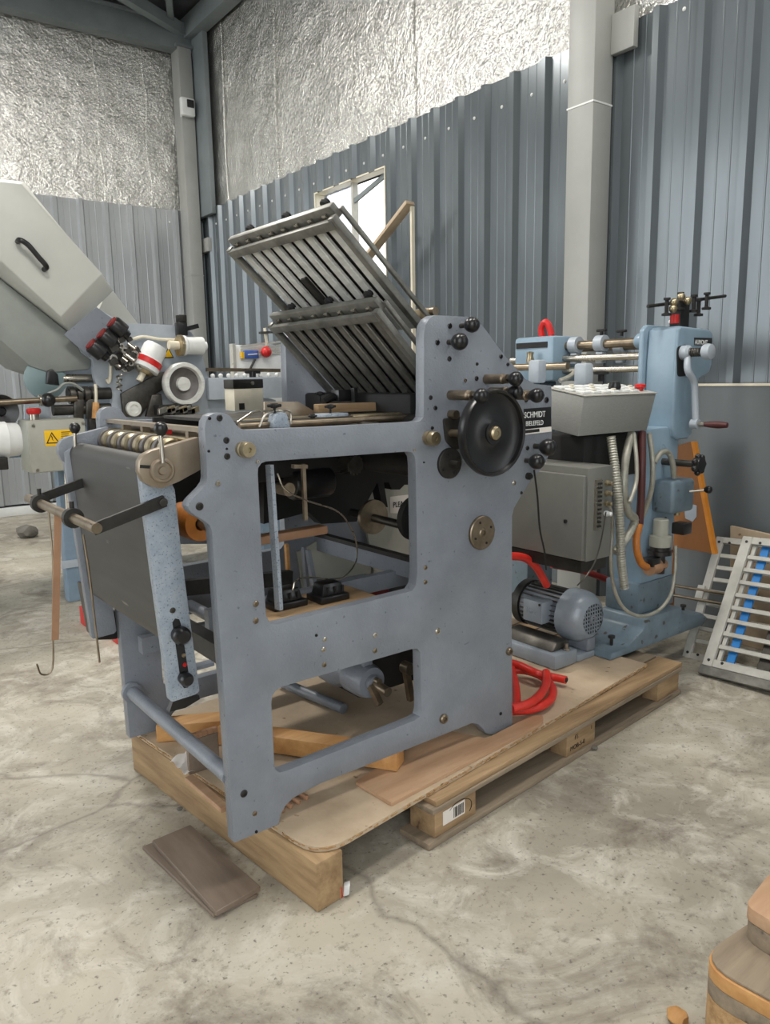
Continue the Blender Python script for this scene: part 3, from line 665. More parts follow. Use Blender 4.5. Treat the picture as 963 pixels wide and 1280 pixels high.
# discs on a shaft in the middle of the opening
dc = at(466, 646, Y=2.36)
ds = part(FM, 'disc_shaft', G().cyl(V((dc.x, 1.95, dc.z-.012)), V((dc.x, 2.5, dc.z)), .016), MT['steel_dk'])
part(ds, 'disc', G().cyl(V((dc.x, 2.35, dc.z)), V((dc.x, 2.365, dc.z)), .068, n=36), MT['steel_br'])
d2 = at(522, 648, Y=1.97)
part(ds, 'disc', G().cyl(V((d2.x, 1.96, d2.z)), V((d2.x, 1.985, d2.z)), .078, n=36), MT['blackm'])
# rail, flat strip, timber bar, brackets
ra = at(404, 668, Y=2.6)
part(FM, 'rail', G().box((ra.x-.015, YN+YT, ra.z-.012), (ra.x+.015, YFAR, ra.z+.004)), MT['iron'])
part(FM, 'rail_web', G().box((ra.x-.004, YN+YT, ra.z-.075), (ra.x+.012, YFAR, ra.z-.012)), MT['hammer'])
part(FM, 'flat_strip', G().bar(at(337, 581, Y=1.99), at(349, 762, Y=1.96), .03, .012, X1), MT['hammer_light'], 'pale flat steel strip')
part(FM, 'link_bar', G().bar(at(379, 580, Y=2.1), at(382, 650, Y=2.1), .012, .012, X1), MT['steel_br'])
part(FM, 'link_bar', G().bar(at(366, 583, Y=2.1), at(383, 583, Y=2.1), .02, .012), MT['steel_br'])
part(FM, 'link_roller', G().cyl(at(362, 612, Y=2.12), at(362, 612, Y=2.12)+Y1*.06, .022), MT['steel_br'])
part(FM, 'timber_bar', G().bar(at(322, 675, Y=2.2), at(405, 661, Y=2.2), .05, .028).bev(.003), MT['wood_pink'], 'pink brown timber bar')
part(FM, 'inner_panel', G().prism([at(x, y, Y=YFAR-.015) for x, y in [(372, 690), (405, 672), (468, 690), (470, 735), (380, 748)]], Y1*.01), MT['boxgrey'])
part(FM, 'inner_panel', G().prism([at(x, y, Y=YFAR-.03) for x, y in [(455, 640), (466, 600), (522, 585), (525, 725), (470, 728)]], Y1*.01), MT['boxgrey'], 'pale inner panel')
sg = part(FM, 'paper_sign', quad([(487.5, 621), (522, 617), (523, 642), (488, 641.5)], YFAR-.031, .001), MT['paper'], 'white paper sign with printed letters')
text(sg, 'lettering', 'PLEA', .034, at(491.5, 634.5, Y=YFAR-.0335), X1*.8, Z1, MT['ink'], .0003, bold=.0006)
part(FM, 'bracket', G().prism([at(x, y, Y=2.35) for x, y in [(385, 688), (389, 688), (396, 726), (440, 722), (460, 718), (460, 722), (440, 727), (392, 733)]], Y1*.02), MT['hammer'])
part(FM, 'bracket', G().prism([at(x, y, Y=2.2) for x, y in [(436, 742), (458, 720), (460, 720), (460, 748)]], Y1*.015), MT['hammer'])
part(FM, 'strut', G().bar(at(380, 684, Y=2.45), at(384, 740, Y=2.45), .02, .012, X1), MT['hammer'])
part(FM, 'strut', G().bar(at(358, 680, Y=2.5), at(362, 738, Y=2.5), .018, .012, X1), MT['wood_or'], 'ochre upright')
part(FM, 'thin_cable', G().tube([at(347, 592, Y=1.97), at(357, 612, Y=1.97), at(385, 626, Y=2.0), at(420, 638, Y=2.05), at(436, 655, Y=2.1), at(446, 680, Y=2.15), at(444, 705, Y=2.15), at(425, 724, Y=2.1), at(395, 722, Y=2.05), at(372, 724, Y=2.0), at(366, 738, Y=1.97)], .0028, 7), MT['steel'])
# shelf board behind the opening
sz = at(385, 774, Y=1.875).z
shelf = part(FM, 'shelf_board', G().box((1.02, YN+YT+.002, sz-.018), (1.46, 2.115, sz)), MT['wood'], 'pale wooden shelf board')
part(FM, 'shelf_rail', G().box((.95, 2.12, sz-.05), (1.9, 2.15, sz+.01)), MT['hammer'])
# lower gear couplings behind the lower opening
cpz = at(474, 858, Y=2.0)
cpg = part(FM, 'shaft_coupling', G().lathe(V((cpz.x, 2.32, cpz.z)), -Y1, [(0, 0), (.05, 0), (.07, .02), (.07, .1), (.055, .12), (.05, .16), (.062, .17), (.062, .25), (.054, .28), (.03, .28), (.03, .30), (0, .30)], 32), MT['hammer'])
cq = V((cpz.x, 2.02, cpz.z))
part(cpg, 'shaft_end', G().cyl(cq, cq+V((0, -.07, -.005)), .017), MT['steel_br'])
part(cpg, 'fork', G().bar(cq+V((-.02, 0, 0)), cq+V((-.02, -.05, -.05)), .02, .022), MT['steel_br'])
part(cpg, 'stud', G().cyl(cq+V((-.005, -.01, .02)), cq+V((-.005, -.03, .02)), .012), MT['steel_br'])
part(cpg, 'clamp_ear', G().box((cpz.x-.02, 2.06, cpz.z+.05), (cpz.x+.02, 2.12, cpz.z+.075)).bev(.004), MT['hammer'])
part(FM, 'gear_case', G().box((cpz.x+.02, 2.15, .30), (1.95, 2.55, .62)).bev(.012), MT['blackm'])
part(FM, 'rocker_arm', G().bar(at(507, 833, Y=2.0), at(514, 875, Y=2.0), .02, .022, X1), MT['steel_br'])
part(FM, 'rocker_arm', G().cyl(at(505, 833, Y=2.02), at(505, 833, Y=2.02)-Y1*.04, .022), MT['steel_br'])
# deep lower structure on the far side (pipes, low frame rails)
part(FM, 'low_rail', G().box((.9, 2.58, .5), (1.95, 2.62, .56)), MT['hammer'])
part(FM, 'low_rail', G().bar(V((.90, 2.3, .80)), V((1.35, 2.3, .76)), .03, .05), MT['iron'])
part(FM, 'low_rail', G().bar(V((.90, 2.42, .95)), V((1.25, 2.42, .90)), .03, .04), MT['hammer'])
part(FM, 'front_rail', G().box((.95, 1.99, .60), (1.0, 2.62, .66)), MT['iron'])

# --- top: rods, blocks, wing screws
zt_ = at(400, 531, Y=1.95).z
part(FM, 'guide_rod', G().cyl(at(299, 533, Y=1.95), at(519, 521, Y=1.95), .010), MT['steel_br'])
part(FM, 'guide_rod', G().cyl(at(300, 527, Y=2.1), at(430, 520, Y=2.1), .008), MT['brass'])
part(FM, 'guide_rod', G().cyl(at(440, 521, Y=2.0), at(519, 517, Y=2.0), .008), MT['brass'])
bk = part(FM, 'clamp_block', G().prism([at(x, y, Y=1.92) for x, y in [(341, 535), (345, 518), (352, 515), (359, 517), (364, 535)]], Y1*.04).bev(.003), MT['hammer_light'])
def wing(parent, x, y, Y, s=.012):
    c = at(x, y, Y=Y)
    w_ = part(parent, 'star_screw', G().lathe(c, Z1, [(0, -.03), (s*.3, -.03), (s*.3, -.008), (s*.8, -.006), (s, 0), (s*.9, .006), (0, .008)], 10), MT['blackm'])
    part(w_, 'lobe', G().bar(c+V((-s*1.7, 0, 0)), c+V((s*1.7, 0, 0)), s*.8, s*.7).bev(.002, 1), MT['blackm'])
    part(w_, 'lobe', G().bar(c+V((0, -s*1.7, 0)), c+V((0, s*1.7, 0)), s*.8, s*.7).bev(.002, 1), MT['blackm'])
    return w_
wing(FM, 343, 507, 1.94, .013)
part(FM, 'wire_loop', G().tube([at(297, 528, Y=1.96), at(318, 515, Y=1.96), at(340, 514, Y=1.95), at(362, 514, Y=1.94), at(364, 530, Y=1.94)], .0032, 7), MT['steel'])
part(FM, 'wire_loop', G().tube([at(324, 534, Y=1.93), at(332, 519, Y=1.94), at(350, 513, Y=1.94), at(363, 522, Y=1.94)], .0032, 7), MT['steel'])
part(FM, 'clamp_block', G().box(at(404, 531, Y=2.02), at(436, 516, Y=2.02)+Y1*.06).bev(.003), MT['hammer_light'])
wing(FM, 413, 508, 2.05, .012); wing(FM, 391, 520, 2.0, .009)
part(FM, 'side_guide', G().prism([at(x, y, Y=2.2) for x, y in [(331, 502), (373, 502), (392, 513), (404, 520), (404, 529), (331, 530)]], Y1*.012).bev(.002), MT['tan_plate'])
part(FM, 'wooden_slat', G().bar(at(395, 511, Y=2.15), at(521, 506, Y=2.15), .03, .03).bev(.003), MT['wood'], 'pale wooden slat')
part(FM, 'guide_bar', G().bar(at(452, 503, Y=2.3), at(521, 500, Y=2.3), .03, .03), MT['iron'])
bb = part(FM, 'sensor_block', G().box(at(424, 502, Y=2.25), at(440, 487, Y=2.25)+Y1*.05).bev(.003), MT['black'])
part(bb, 'sensor_arm', G().tube([at(405, 503, Y=2.28), at(415, 497, Y=2.28), at(426, 496, Y=2.28)], .014, 8), MT['black'])
part(bb, 'bracket', G().bar(at(443, 485, Y=2.22), at(444, 506, Y=2.22), .02, .015, X1), MT['black'])
wing(FM, 400, 492, 2.35, .012)
# front transverse bars over the rollers
for x0, y0, x1, y1, r, m in [(138, 526, 249, 521, 0, 'tan_plate'), (136, 537, 252, 531, .008, 'brass'), (140, 543, 250, 542, .011, 'steel_dk')]:
    a, b = at(x0, y0, Y=YFAR), at(x1, y1, Y=YN+YT)
    b = V((a.x, b.y, a.z))
    part(FM, 'delivery_bar', (G().bar(a, b, .03, .012) if r == 0 else G().cyl(a, b, r)), MT[m])
for k in range(4):
    Y = 2.0+.17*k; a = at(138, 526, Y=YFAR)
    st = part(FM, 'stop_bracket', G().box((a.x-.012, Y-.01, a.z-.05), (a.x+.012, Y+.01, a.z-.006)), MT['red' if k == 1 else 'steel_br'])
# ring rollers on the delivery shaft
ax0, ax1 = at(146, 558, Y=2.6), at(212, 556, Y=2.0)
xr, zr = (ax0.x+ax1.x)/2, (ax0.z+ax1.z)/2
part(FM, 'roller_shaft', G().cyl(V((xr, YN+YT+.06, zr)), V((xr, YFAR, zr)), .014), MT['steel_dk'])
for k in range(6):
    Y = 2.05+.095*k
    rg = part(FM, 'ring_roller', G().lathe(V((xr, Y, zr)), Y1, [(0, 0), (.03, 0), (.036, .006), (.036, .03), (.03, .036), (0, .036)], 28), MT['brass'])
    part(rg, 'rubber_ring', G().lathe(V((xr, Y+.044, zr)), Y1, [(.02, 0), (.038, 0), (.038, .02), (.02, .02), (.02, 0)], 28), MT['dial'])

# --- front delivery conveyor (hinged at the delivery shaft)
arm = [(249, 546.7), (209, 558), (190, 563.5), (180, 569), (175, 577), (174.5, 590), (180, 602), (190, 608.5), (203, 610.5), (224, 601.8), (252, 586.5)]
ba = part(FM, 'bearing_arm', G().prism(pts(arm, 1.89), Y1*.03).bev(.003), MT['tan_plate'])
# split of the clamp end
part(ba, 'clamp_slit', G().bar(at(175, 583, Y=1.888), at(192, 584, Y=1.888), .002, .008), MT['blackm'])
c = at(202, 588, Y=1.888)
part(ba, 'clamp_ring', G().lathe(c, -Y1, [(.0, 0), (.032, 0), (.032, .01), (.028, .014), (.024, .014), (.022, .006), (.012, .006), (.010, .012), (0, .012)], 30), MT['tan_plate'])
lv = part(ba, 'clamp_lever', G().cyl(c+V((0, -.012, .02)), c+V((-.002, -.012, .115)), .0065, .005), MT['steel'])
knob_ball(lv, at(201, 536, Y=1.876), .018, V((-.02, 0, 1)), stem=.002)
ba2 = part(FM, 'bearing_arm', G().prism([p+Y1*.72 for p in pts(arm, 1.89)], Y1*.03).bev(.003), MT['hammer'])
l2 = part(ba2, 'clamp_lever', G().cyl(at(94, 560, Y=2.58), at(93.5, 539, Y=2.58), .0055), MT['steel'])
knob_ball(l2, at(93.5, 535, Y=2.58), .018, Z1, stem=.002)
sb = [(175, 588), (186, 580), (205, 582), (219, 612), (229, 705), (250, 864), (246, 868), (216, 878), (213.5, 876), (190, 705)]
nb = part(FM, 'conveyor_side', G().prism(pts(sb, 1.925), Y1*.03).bev(.003), MT['hammer_light'])
fb = part(FM, 'conveyor_side', G().prism([p+Y1*.68 for p in pts(sb, 1.925)], Y1*.03).bev(.003), MT['hammer'])
part(nb, 'slot', G().prism(pts(rounded([V((215.5, 774, 0)), V((225, 773, 0)), V((238, 858, 0)), V((228, 861, 0))], 4) and [(215.5, 778), (219, 773), (224, 774), (226, 780), (237.5, 853), (235, 859), (230, 860), (226.5, 855)], 1.925), -Y1*.0015), MT['blackm'])
for x, y, r in [(226, 794, 11.5), (232, 848.5, 8.5)]:
    c = at(x, y, Y=1.91); r = pxr(r, c)
    k = part(nb, 'clamp_knob', G().lathe(V((c.x, 1.925, c.z)), -Y1, [(0, 0), (r*.9, 0), (r*.9, .008), (r, .012), (r, .028), (r*.7, .038), (0, .041)], 22), MT['black'])
for x, y in [(229.5, 819), (231, 831)]: disc_bolt('screw', at(x, y, Y=1.9225), .006, 'red' if y > 825 else 'brass')
disc_bolt('rivet', at(216, 763, Y=1.924), .008, 'steel_dk')
part(nb, 'foot_bracket', G().prism(pts([(216, 878), (249, 869), (250, 874), (232, 885), (212, 890)], 1.935), Y1*.02), MT['black'])
part(nb, 'angle_bracket', G().box(at(246, 838, Y=1.95), at(268, 828, Y=1.95)+Y1*.03), MT['hammer'])
# belt around two rollers
t0, t1 = at(189, 588, Y=1.95), at(214, 792, Y=1.95)
t0 = V((t0.x+.014, 1.965, t0.z)); t1 = V((t1.x+.014, 1.965, t1.z)); ad = (t1-t0).normalized(); sd = V((-ad.z, 0, ad.x)); rr = .036
sd = sd if sd.x < 0 else -sd
loop = [t0+sd*rr*math.cos(a)-ad*rr*math.sin(a) for a in [math.pi*k/10 for k in range(11)]]+[t1-sd*rr*math.cos(a)+ad*rr*math.sin(a) for a in [math.pi*k/10 for k in range(11)]]
part(FM, 'conveyor_belt', G().prism(loop, Y1*.63), MT['rubber'], 'dark grey conveyor belt', smooth=30)
for c in (t0, t1):
    part(FM, 'belt_roller', G().cyl(c-Y1*.012, c+Y1*.645, .030, n=26), MT['steel_dk'])
part(fb, 'sprocket', G().lathe(t0+Y1*.632, Y1, [(0, 0), (.034, 0), (.034, .008), (0, .008)], 14), MT['steel_dk'])
part(fb, 'lower_guard', G().prism([at(x, y, Y=2.70) for x, y in [(108, 733), (119, 737), (150, 770), (148, 800), (121, 801)]], Y1*.12).bev(.01), MT['black'])
# gauge arms and rod
A0, A1 = at(206, 626, Y=1.915), at(116, 662, Y=1.915)
g1 = part(FM, 'gauge_arm', G().bar(A0, A1, .012, .03), MT['iron'])
for q in (A0.lerp(A1, .04), A0.lerp(A1, .965)): part(g1, 'rivet', G().cyl(q-Y1*.006, q-Y1*.012, .011, n=14), MT['steel_dk'])
rx, rz = A1.x+.006, A1.z+.004
part(FM, 'gauge_rod', G().cyl(V((rx, 1.90, rz)), V((rx, 2.57, rz)), .0135, n=20), MT['steel_br'])
part(FM, 'gauge_arm', G().bar(V((rx+.16, 2.5, rz+.045)), V((rx-.005, 2.5, rz)), .012, .028), MT['iron'])
for Y in (2.09, 2.42):
    cl = part(FM, 'rod_collar', G().lathe(V((rx, Y, rz)), Y1, [(.013, 0), (.027, 0), (.027, .022), (.013, .022), (.013, 0)], 20), MT['iron'])
    part(cl, 'set_screw', G().cyl(V((rx, Y+.011, rz+.02)), V((rx, Y+.011, rz+.045)), .006), MT['iron'])
hw = at(71, 640, Y=2.46)
gl = part(FM, 'gauge_lath', G().bar(at(72.5, 640, Y=2.3), at(69, 800, Y=2.3), .004, .02, X1), MT['wood_pink'], 'brown strap hanging from the rod')
part(FM, 'hanging_hook', G().tube([at(60, 632, Y=2.42), at(66, 700, Y=2.4), at(66, 780, Y=2.38), at(65.5, 835, Y=2.38), at(52, 843, Y=2.38), at(46, 830, Y=2.38)], .0028, 6, sub=4), MT['steel_br'])
part(FM, 'hanging_hook', G().tube([at(104, 668, Y=2.08), at(112, 720, Y=2.08), at(119, 780, Y=2.08), at(124.5, 828, Y=2.08)], .003, 6), MT['steel_br'])
# far plate stiffening rib and socket seen under the crossbar
# roll of orange tape behind the plate
oc_ = at(230, 648, Y=2.25)
part(FM, 'tape_roll', G().lathe(V((oc_.x, 2.12, oc_.z)), Y1, [(.02, 0), (.052, 0), (.055, .02), (.055, .12), (.052, .14), (.02, .14)], 28), MT['orange'], 'orange drum behind the conveyor')
part(FM, 'drum_shaft', G().cyl(V((oc_.x, YN+YT, oc_.z)), V((oc_.x, YFAR, oc_.z)), .016), MT['steel_br'])

# --- two buckle fold plates rising to the front
def fold_plate(tag, nt, nb_, ny, fy, mslat, mframe, nsl, hide):
    """nt/nb_: near top and near bottom points (X,Z); spans Y from ny (near) to fy (far)"""
    T, B = V((nt[0], ny, nt[1])), V((nb_[0], ny, nb_[1])); d = (B-T); L = d.length; d.normalize()
    W = fy-ny; n = V((d.z, 0, -d.x)); n = n if n.z > 0 else -n          # upper side normal
    root = part(FM, 'fold_plate', G().bar(T+n*.012+Y1*0, T+n*.012+Y1*W, .045, .022, n).bev(.003), mframe, tag)
    part(root, 'top_channel', G().bar(T-n*.022+d*.02, T-n*.022+d*.02+Y1*W, .03, .018, n).bev(.002), mframe)
    for Y in (0, W): 
        part(root, 'side_rail', G().bar(T+Y1*Y-n*.016, B+Y1*Y-n*.016, .028, .022, n).bev(.003), mframe)
        part(root, 'side_rail', G().bar(T+Y1*(Y+(.012 if Y else -.012))+n*.022, B+Y1*(Y+(.012 if Y else -.012))+n*.022, .014, .014, n).bev(.003), mframe)
    for k in range(nsl):
        Y = W*(k+.75)/(nsl+.5)
        part(root, 'slat', G().bar(T+d*.035+Y1*Y-n*.006, B-d*.02+Y1*Y-n*.006, W/(nsl+.5)*.52, .014, n).bev(.003, 1), mslat)
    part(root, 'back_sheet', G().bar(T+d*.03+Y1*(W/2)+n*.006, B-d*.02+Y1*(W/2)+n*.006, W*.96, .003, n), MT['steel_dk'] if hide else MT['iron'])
    for k in range(8):
        Y = W*(k+.6)/8.2
        part(root, 'adjusting_finger', G().bar(T+Y1*Y-n*.004-d*.005, T+Y1*Y-n*.004+d*.03, .02, .006, n), MT['steel'])
    for f in (.15, .5, .88):
        c = T+Y1*(W*f)+n*.05-d*.005
        k = part(root, 'thumb_screw', G().lathe(c, n, [(0, -.03), (.006, -.03), (.006, -.004), (.015, 0), (.017, .008), (.010, .014), (.012, .02), (0, .022)], 12), MT['blackm'])
    return root, T, B, n, d
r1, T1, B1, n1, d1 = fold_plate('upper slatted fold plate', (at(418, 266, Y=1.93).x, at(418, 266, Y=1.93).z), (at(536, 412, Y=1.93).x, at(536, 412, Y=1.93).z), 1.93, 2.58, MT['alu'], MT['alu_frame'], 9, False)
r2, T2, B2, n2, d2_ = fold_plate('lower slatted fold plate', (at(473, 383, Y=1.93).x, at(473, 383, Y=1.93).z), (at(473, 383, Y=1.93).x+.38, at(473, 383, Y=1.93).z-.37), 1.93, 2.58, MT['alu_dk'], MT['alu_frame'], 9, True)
cen = T1.lerp(B1, .62)+Y1*.30-n1*.02
part(r1, 'stop_bar', G().bar(T1.lerp(B1, .38)+Y1*.38-n1*.016, T1.lerp(B1, .95)+Y1*.38-n1*.016, .03, .012, n1), MT['iron'])
for T, B, n in ((T1, B1, n1), (T2, B2, n2)):
    hk = part(FM, 'hinge_block', G().bar(T.lerp(B, .93)-Y1*.012+n*.03, T.lerp(B, .93)-Y1*.012+n*.03+Y1*.05, .05, .04).bev(.006), MT['brass'])
    part(hk, 'hinge_screw', G().cyl(T.lerp(B, .93)-Y1*.03+n*.045, T.lerp(B, .93)+Y1*.06+n*.045, .014), MT['steel_br'])

# ================================================================ ITEMS ON THE MACHINE
zc = 1.3365
cbx = thing('cream_box', 'cream metal box with dark lid standing on top of the grey machine', 'box', at(300, 514, Z=zc))
c0, c1_, c2_ = at(294, 514.5, Z=zc), at(330, 512, Z=zc), at(275, 512, Z=zc)
uu, vv_ = c1_-c0, (c2_-c0).normalized()*.16
part(cbx, 'body', G().prism([c0, c1_, c1_+vv_, c0+vv_], Z1*.085).bev(.003), MT['cream'])
part(cbx, 'lid', G().prism([p+Z1*.0855 for p in (c0-uu*.02, c1_+uu*.02, c1_+uu*.02+vv_, c0-uu*.02+vv_)], Z1*.035).bev(.003), MT['iron'])
nq = uu.cross(Z1).normalized(); nq = nq if nq.y < 0 else -nq
part(cbx, 'latch', G().obox(c0+uu*.22+Z1*.018, uu.normalized()*.014, nq*.004, Z1*.012), MT['blackm'])
part(cbx, 'screw', G().cyl(c0+uu*.62+Z1*.105, c0+uu*.62+Z1*.105+nq*.006, .007), MT['steel'])
# black plug-in blocks on the shelf
def plug(x, y, wdt, label):
    p = at(x, y, Z=sz)
    t = thing('power_adapter', label, 'adapter', p, 'power adapters on the shelf')
    part(t, 'base', G().box((p.x, p.y, sz+.0005), (p.x+wdt, p.y+.09, sz+.022)).bev(.004), MT['black'])
    b = G().box((p.x+.012, p.y+.01, sz+.0225), (p.x+wdt-.012, p.y+.08, sz+.06))
    for v in b.b.verts:
        if v.co.z > sz+.05: v.co.x += (p.x+wdt/2-v.co.x)*.2; v.co.y += (p.y+.045-v.co.y)*.2
    part(t, 'housing', b.bev(.005), MT['black'])
    for k in range(3): part(t, 'rib', G().box((p.x+.03+k*.028, p.y+.006, sz+.03), (p.x+.036+k*.028, p.y+.012, sz+.05)), MT['blackm'])
plug(344, 766, .12, 'ribbed black power adapter on the wooden shelf beside the pale strip')
plug(402, 757, .11, 'plain black power adapter on the wooden shelf near the angle bracket')
part(FM, 'red_cover', G().prism([at(x, y, Y=2.19) for x, y in [(461, 733), (487, 735), (487, 745), (461, 750)]], Y1*.06).bev(.003), MT['darkred'], 'dark red cover')
solo('loose_tube', G().cyl(at(352, 853, Z=.19), at(430, 886, Z=.19), .021, n=24).bev(.002), MT['hammer'], 'short grey hammered tube lying on the chipboard behind the lower opening', 'tube')

# ================================================================ MOTOR
MO = thing('electric_motor', 'grey electric motor with round fan grille bolted on a cast base', 'motor', V((2.68, 2.25, .166)))
mc = at(737, 774, Y=2.1); mx, mz = mc.x+.0, mc.z+.005; yf = 2.08
hood = part(MO, 'fan_cover', G().lathe(V((mx, yf, mz)), Y1, [(.072, -.002), (.078, 0), (.104, .022), (.118, .05), (.122, .08), (.122, .125), (.118, .128), (.11, .128)], 40), MT['motor'])
part(hood, 'fan_shadow_disc', G().cyl(V((mx, yf+.010, mz)), V((mx, yf+.012, mz)), .085, n=32), MT['blackm'])  # black disc standing in for the shade inside the fan cover
gg = G()
for k in range(-4, 5):
    h = math.sqrt(max(0, .074**2-(k*.0175)**2))
    if h > .005:
        gg.bar(V((mx+k*.0175, yf+.003, mz-h)), V((mx+k*.0175, yf+.003, mz+h)), .005, .004, Y1); gg.bar(V((mx-h, yf+.003, mz+k*.0175)), V((mx+h, yf+.003, mz+k*.0175)), .005, .004, Y1)
part(hood, 'grille', gg, MT['motor'])
part(hood, 'grille_hub', G().lathe(V((mx, yf+.002, mz)), -Y1, [(.012, 0), (.022, 0), (.022, .004), (.012, .004), (.012, 0)], 20), MT['hammer'])
bd = part(MO, 'motor_body', G().cyl(V((mx, yf+.128, mz)), V((mx, yf+.36, mz)), .098, n=40), MT['hammer'])
for k in range(28):
    a = 2*math.pi*k/28; r = V((math.cos(a), 0, math.sin(a)))
    part(bd, 'cooling_fin', G().bar(V((mx, yf+.13, mz))+r*.103, V((mx, yf+.35, mz))+r*.103, .004, .014, r), MT['steel_dk'])
tb_ = at(651, 752, X=mx-.14)
tx, ty, tz = mx-.115, yf+.19, mz+.02
tbx = part(MO, 'terminal_box', G().box((mx-.16, ty-.025, tz-.055), (mx-.08, ty+.09, tz+.05)).bev(.006), MT['motor'])
text(tbx, 'raised_lettering', 'Ning', .034, V((mx-.1605, ty+.07, tz-.012)), -Y1, Z1, MT['hammer_light'], .001)
part(tbx, 'screw', G().cyl(V((mx-.158, ty-.012, tz+.038)), V((mx-.163, ty-.012, tz+.038)), .006), MT['iron'])
part(MO, 'end_bell', G().lathe(V((mx, yf+.36, mz)), Y1, [(.09, 0), (.112, 0), (.112, .04), (.07, .075), (.03, .08), (.03, .12), (0, .12)], 32), MT['iron'])
# cast base: two feet with a saddle
fx0, fx1 = 2.545, 2.83
bs_ = part(MO, 'cast_base', G().box((fx0, 2.085, .1665), (fx1-.13, 2.50, .235)).bev(.01), MT['motor'])
part(MO, 'cast_base', G().box((fx1-.128, 2.085, .1665), (fx1, 2.50, .20)).bev(.008), MT['motor'])
part(MO, 'foot_pad', G().box((fx1-.06, 2.085, .2005), (fx1, 2.21, mz-.09)).bev(.008), MT['hammer'])
part(MO, 'saddle', G().plate([V((fx0+.02, 2.12, .235)), V((fx1-.135, 2.12, .235)), V((fx1-.15, 2.12, .275)), V((fx0+.06, 2.12, .275))], [], Y1*.30).bev(.01), MT['steel_dk'])
part(MO, 'hold_down_bolt', G().lathe(V((fx0+.1, 2.105, .235)), Z1, [(0, 0), (.016, 0), (.016, .01), (.009, .012), (.009, .03), (0, .03)], 8), MT['steel'])

# ================================================================ CABINET, CONTROL BOX
CA = thing('switch_cabinet', 'dark grey steel switch cabinet with brass cable glands beside the machine', 'cabinet', V((2.6, 2.15, .70)))
y0c, y1c, x0c, x1c, z0c, z1c = 1.90, 2.40, 2.50, 2.66, .70, 1.085
cab = part(CA, 'body', G().box((x0c, y0c, z0c), (x1c, y1c, z1c)).bev(.006), MT['cabinet'])
part(CA, 'door', G().box((x0c-.022, y0c+.006, z0c+.006), (x0c-.001, y1c-.006, z1c-.03)).bev(.005), MT['cabinet'])
part(CA, 'door_lock', G().cyl(V((x0c-.022, y0c+.09, .86)), V((x0c-.028, y0c+.09, .86)), .008), MT['black'])
cs = part(CA, 'connector_strip', G().box((x0c+.04, y0c-.012, z0c+.13), (x0c+.075, y0c-.0005, z1c-.05)), MT['steel'])
for k in range(11): part(cs, 'terminal', G().box((x0c+.048, y0c-.018, z0c+.14+k*.0175), (x0c+.068, y0c-.0125, z0c+.148+k*.0175)), MT['iron'])
for k in range(4):
    q = V((x0c+.115, y0c-.0005, z1c-.07-k*.042)); part(CA, 'cable_gland', G().lathe(q, -Y1, [(0, 0), (.012, 0), (.012, .012), (.009, .014), (.009, .03), (.006, .032), (0, .032)], 8), MT['brass'] if k < 3 else MT['white'])
part(CA, 'hanger_frame', G().box((x0c-.005, y0c+.02, z0c-.05), (x1c, y1c+.25, z0c-.001)), MT['iron'])
part(CA, 'post', G().box((x1c+.002, 2.60, .1665), (x1c+.07, 2.66, 1.2)), MT['blackm'])
part(CA, 'black_unit', G().box((x1c+.001, 2.05, 1.0), (3.08, 2.35, 1.195)).bev(.01), MT['blackm'])

CB = thing('control_box', 'brushed grey control box with white push buttons and red stop button', 'control box', V((2.83, 2.12, 1.2)))
def tl(x, y, z): return V((x, y, z+(y-2.0)*.17))
lo = [tl(2.555, 2.0, 1.203), tl(3.04, 2.0, 1.203), tl(3.04, 2.17, 1.203), tl(2.555, 2.17, 1.203)]
hi_ = [tl(2.575, 1.99, 1.365), tl(3.085, 1.99, 1.365), tl(3.085, 2.19, 1.365), tl(2.575, 2.19, 1.365)]
g = G(); a_ = [g.b.verts.new(p) for p in lo]; b_ = [g.b.verts.new(p) for p in hi_]
g.face(a_[::-1]); g.face(b_)
for i in range(4): g.face([a_[i], a_[(i+1) % 4], b_[(i+1) % 4], b_[i]])
part(CB, 'case', g.bev(.004), MT['ctrl'])
tp = part(CB, 'top_panel', G().prism([p+Z1*.0005 for p in (tl(2.572, 1.987, 1.366), tl(3.09, 1.987, 1.366), tl(3.09, 2.195, 1.366), tl(2.572, 2.195, 1.366))], Z1*.004), MT['frame_w'])
for i in range(7):
    for j in range(3):
        if i == 6 and j == 0: continue
        p = tl(2.62+i*.068, 2.03+j*.058, 1.371)
        bt = part(tp, 'button_bezel', G().obox(p+Z1*.005, X1*.026, V((0, .021, .0036)), Z1*.005).bev(.002, 1), MT['white'])
        if (i+j) % 2: part(bt, 'push_button', G().lathe(p+Z1*.0105, Z1, [(0, 0), (.011, 0), (.011, .006), (0, .007)], 12), MT['cream'])
p = tl(3.035, 2.04, 1.371)
part(CB, 'stop_button', G().lathe(p, Z1, [(0, 0), (.014, 0), (.014, .012), (.024, .014), (.024, .026), (.019, .03), (0, .031)], 20), MT['red'], 'red mushroom stop button')
p = tl(2.86, 2.05, 1.38)
part(CB, 'selector_knob', G().lathe(p, Z1, [(0, 0), (.026, 0), (.028, .01), (.022, .03), (0, .034)], 16), MT['black'])

# ================================================================ BLUE FEEDER
FE = thing('paper_feeder', 'light blue paper feeder post with crank handle standing at the pallet end', 'machine', V((3.25, 2.12, .166)))
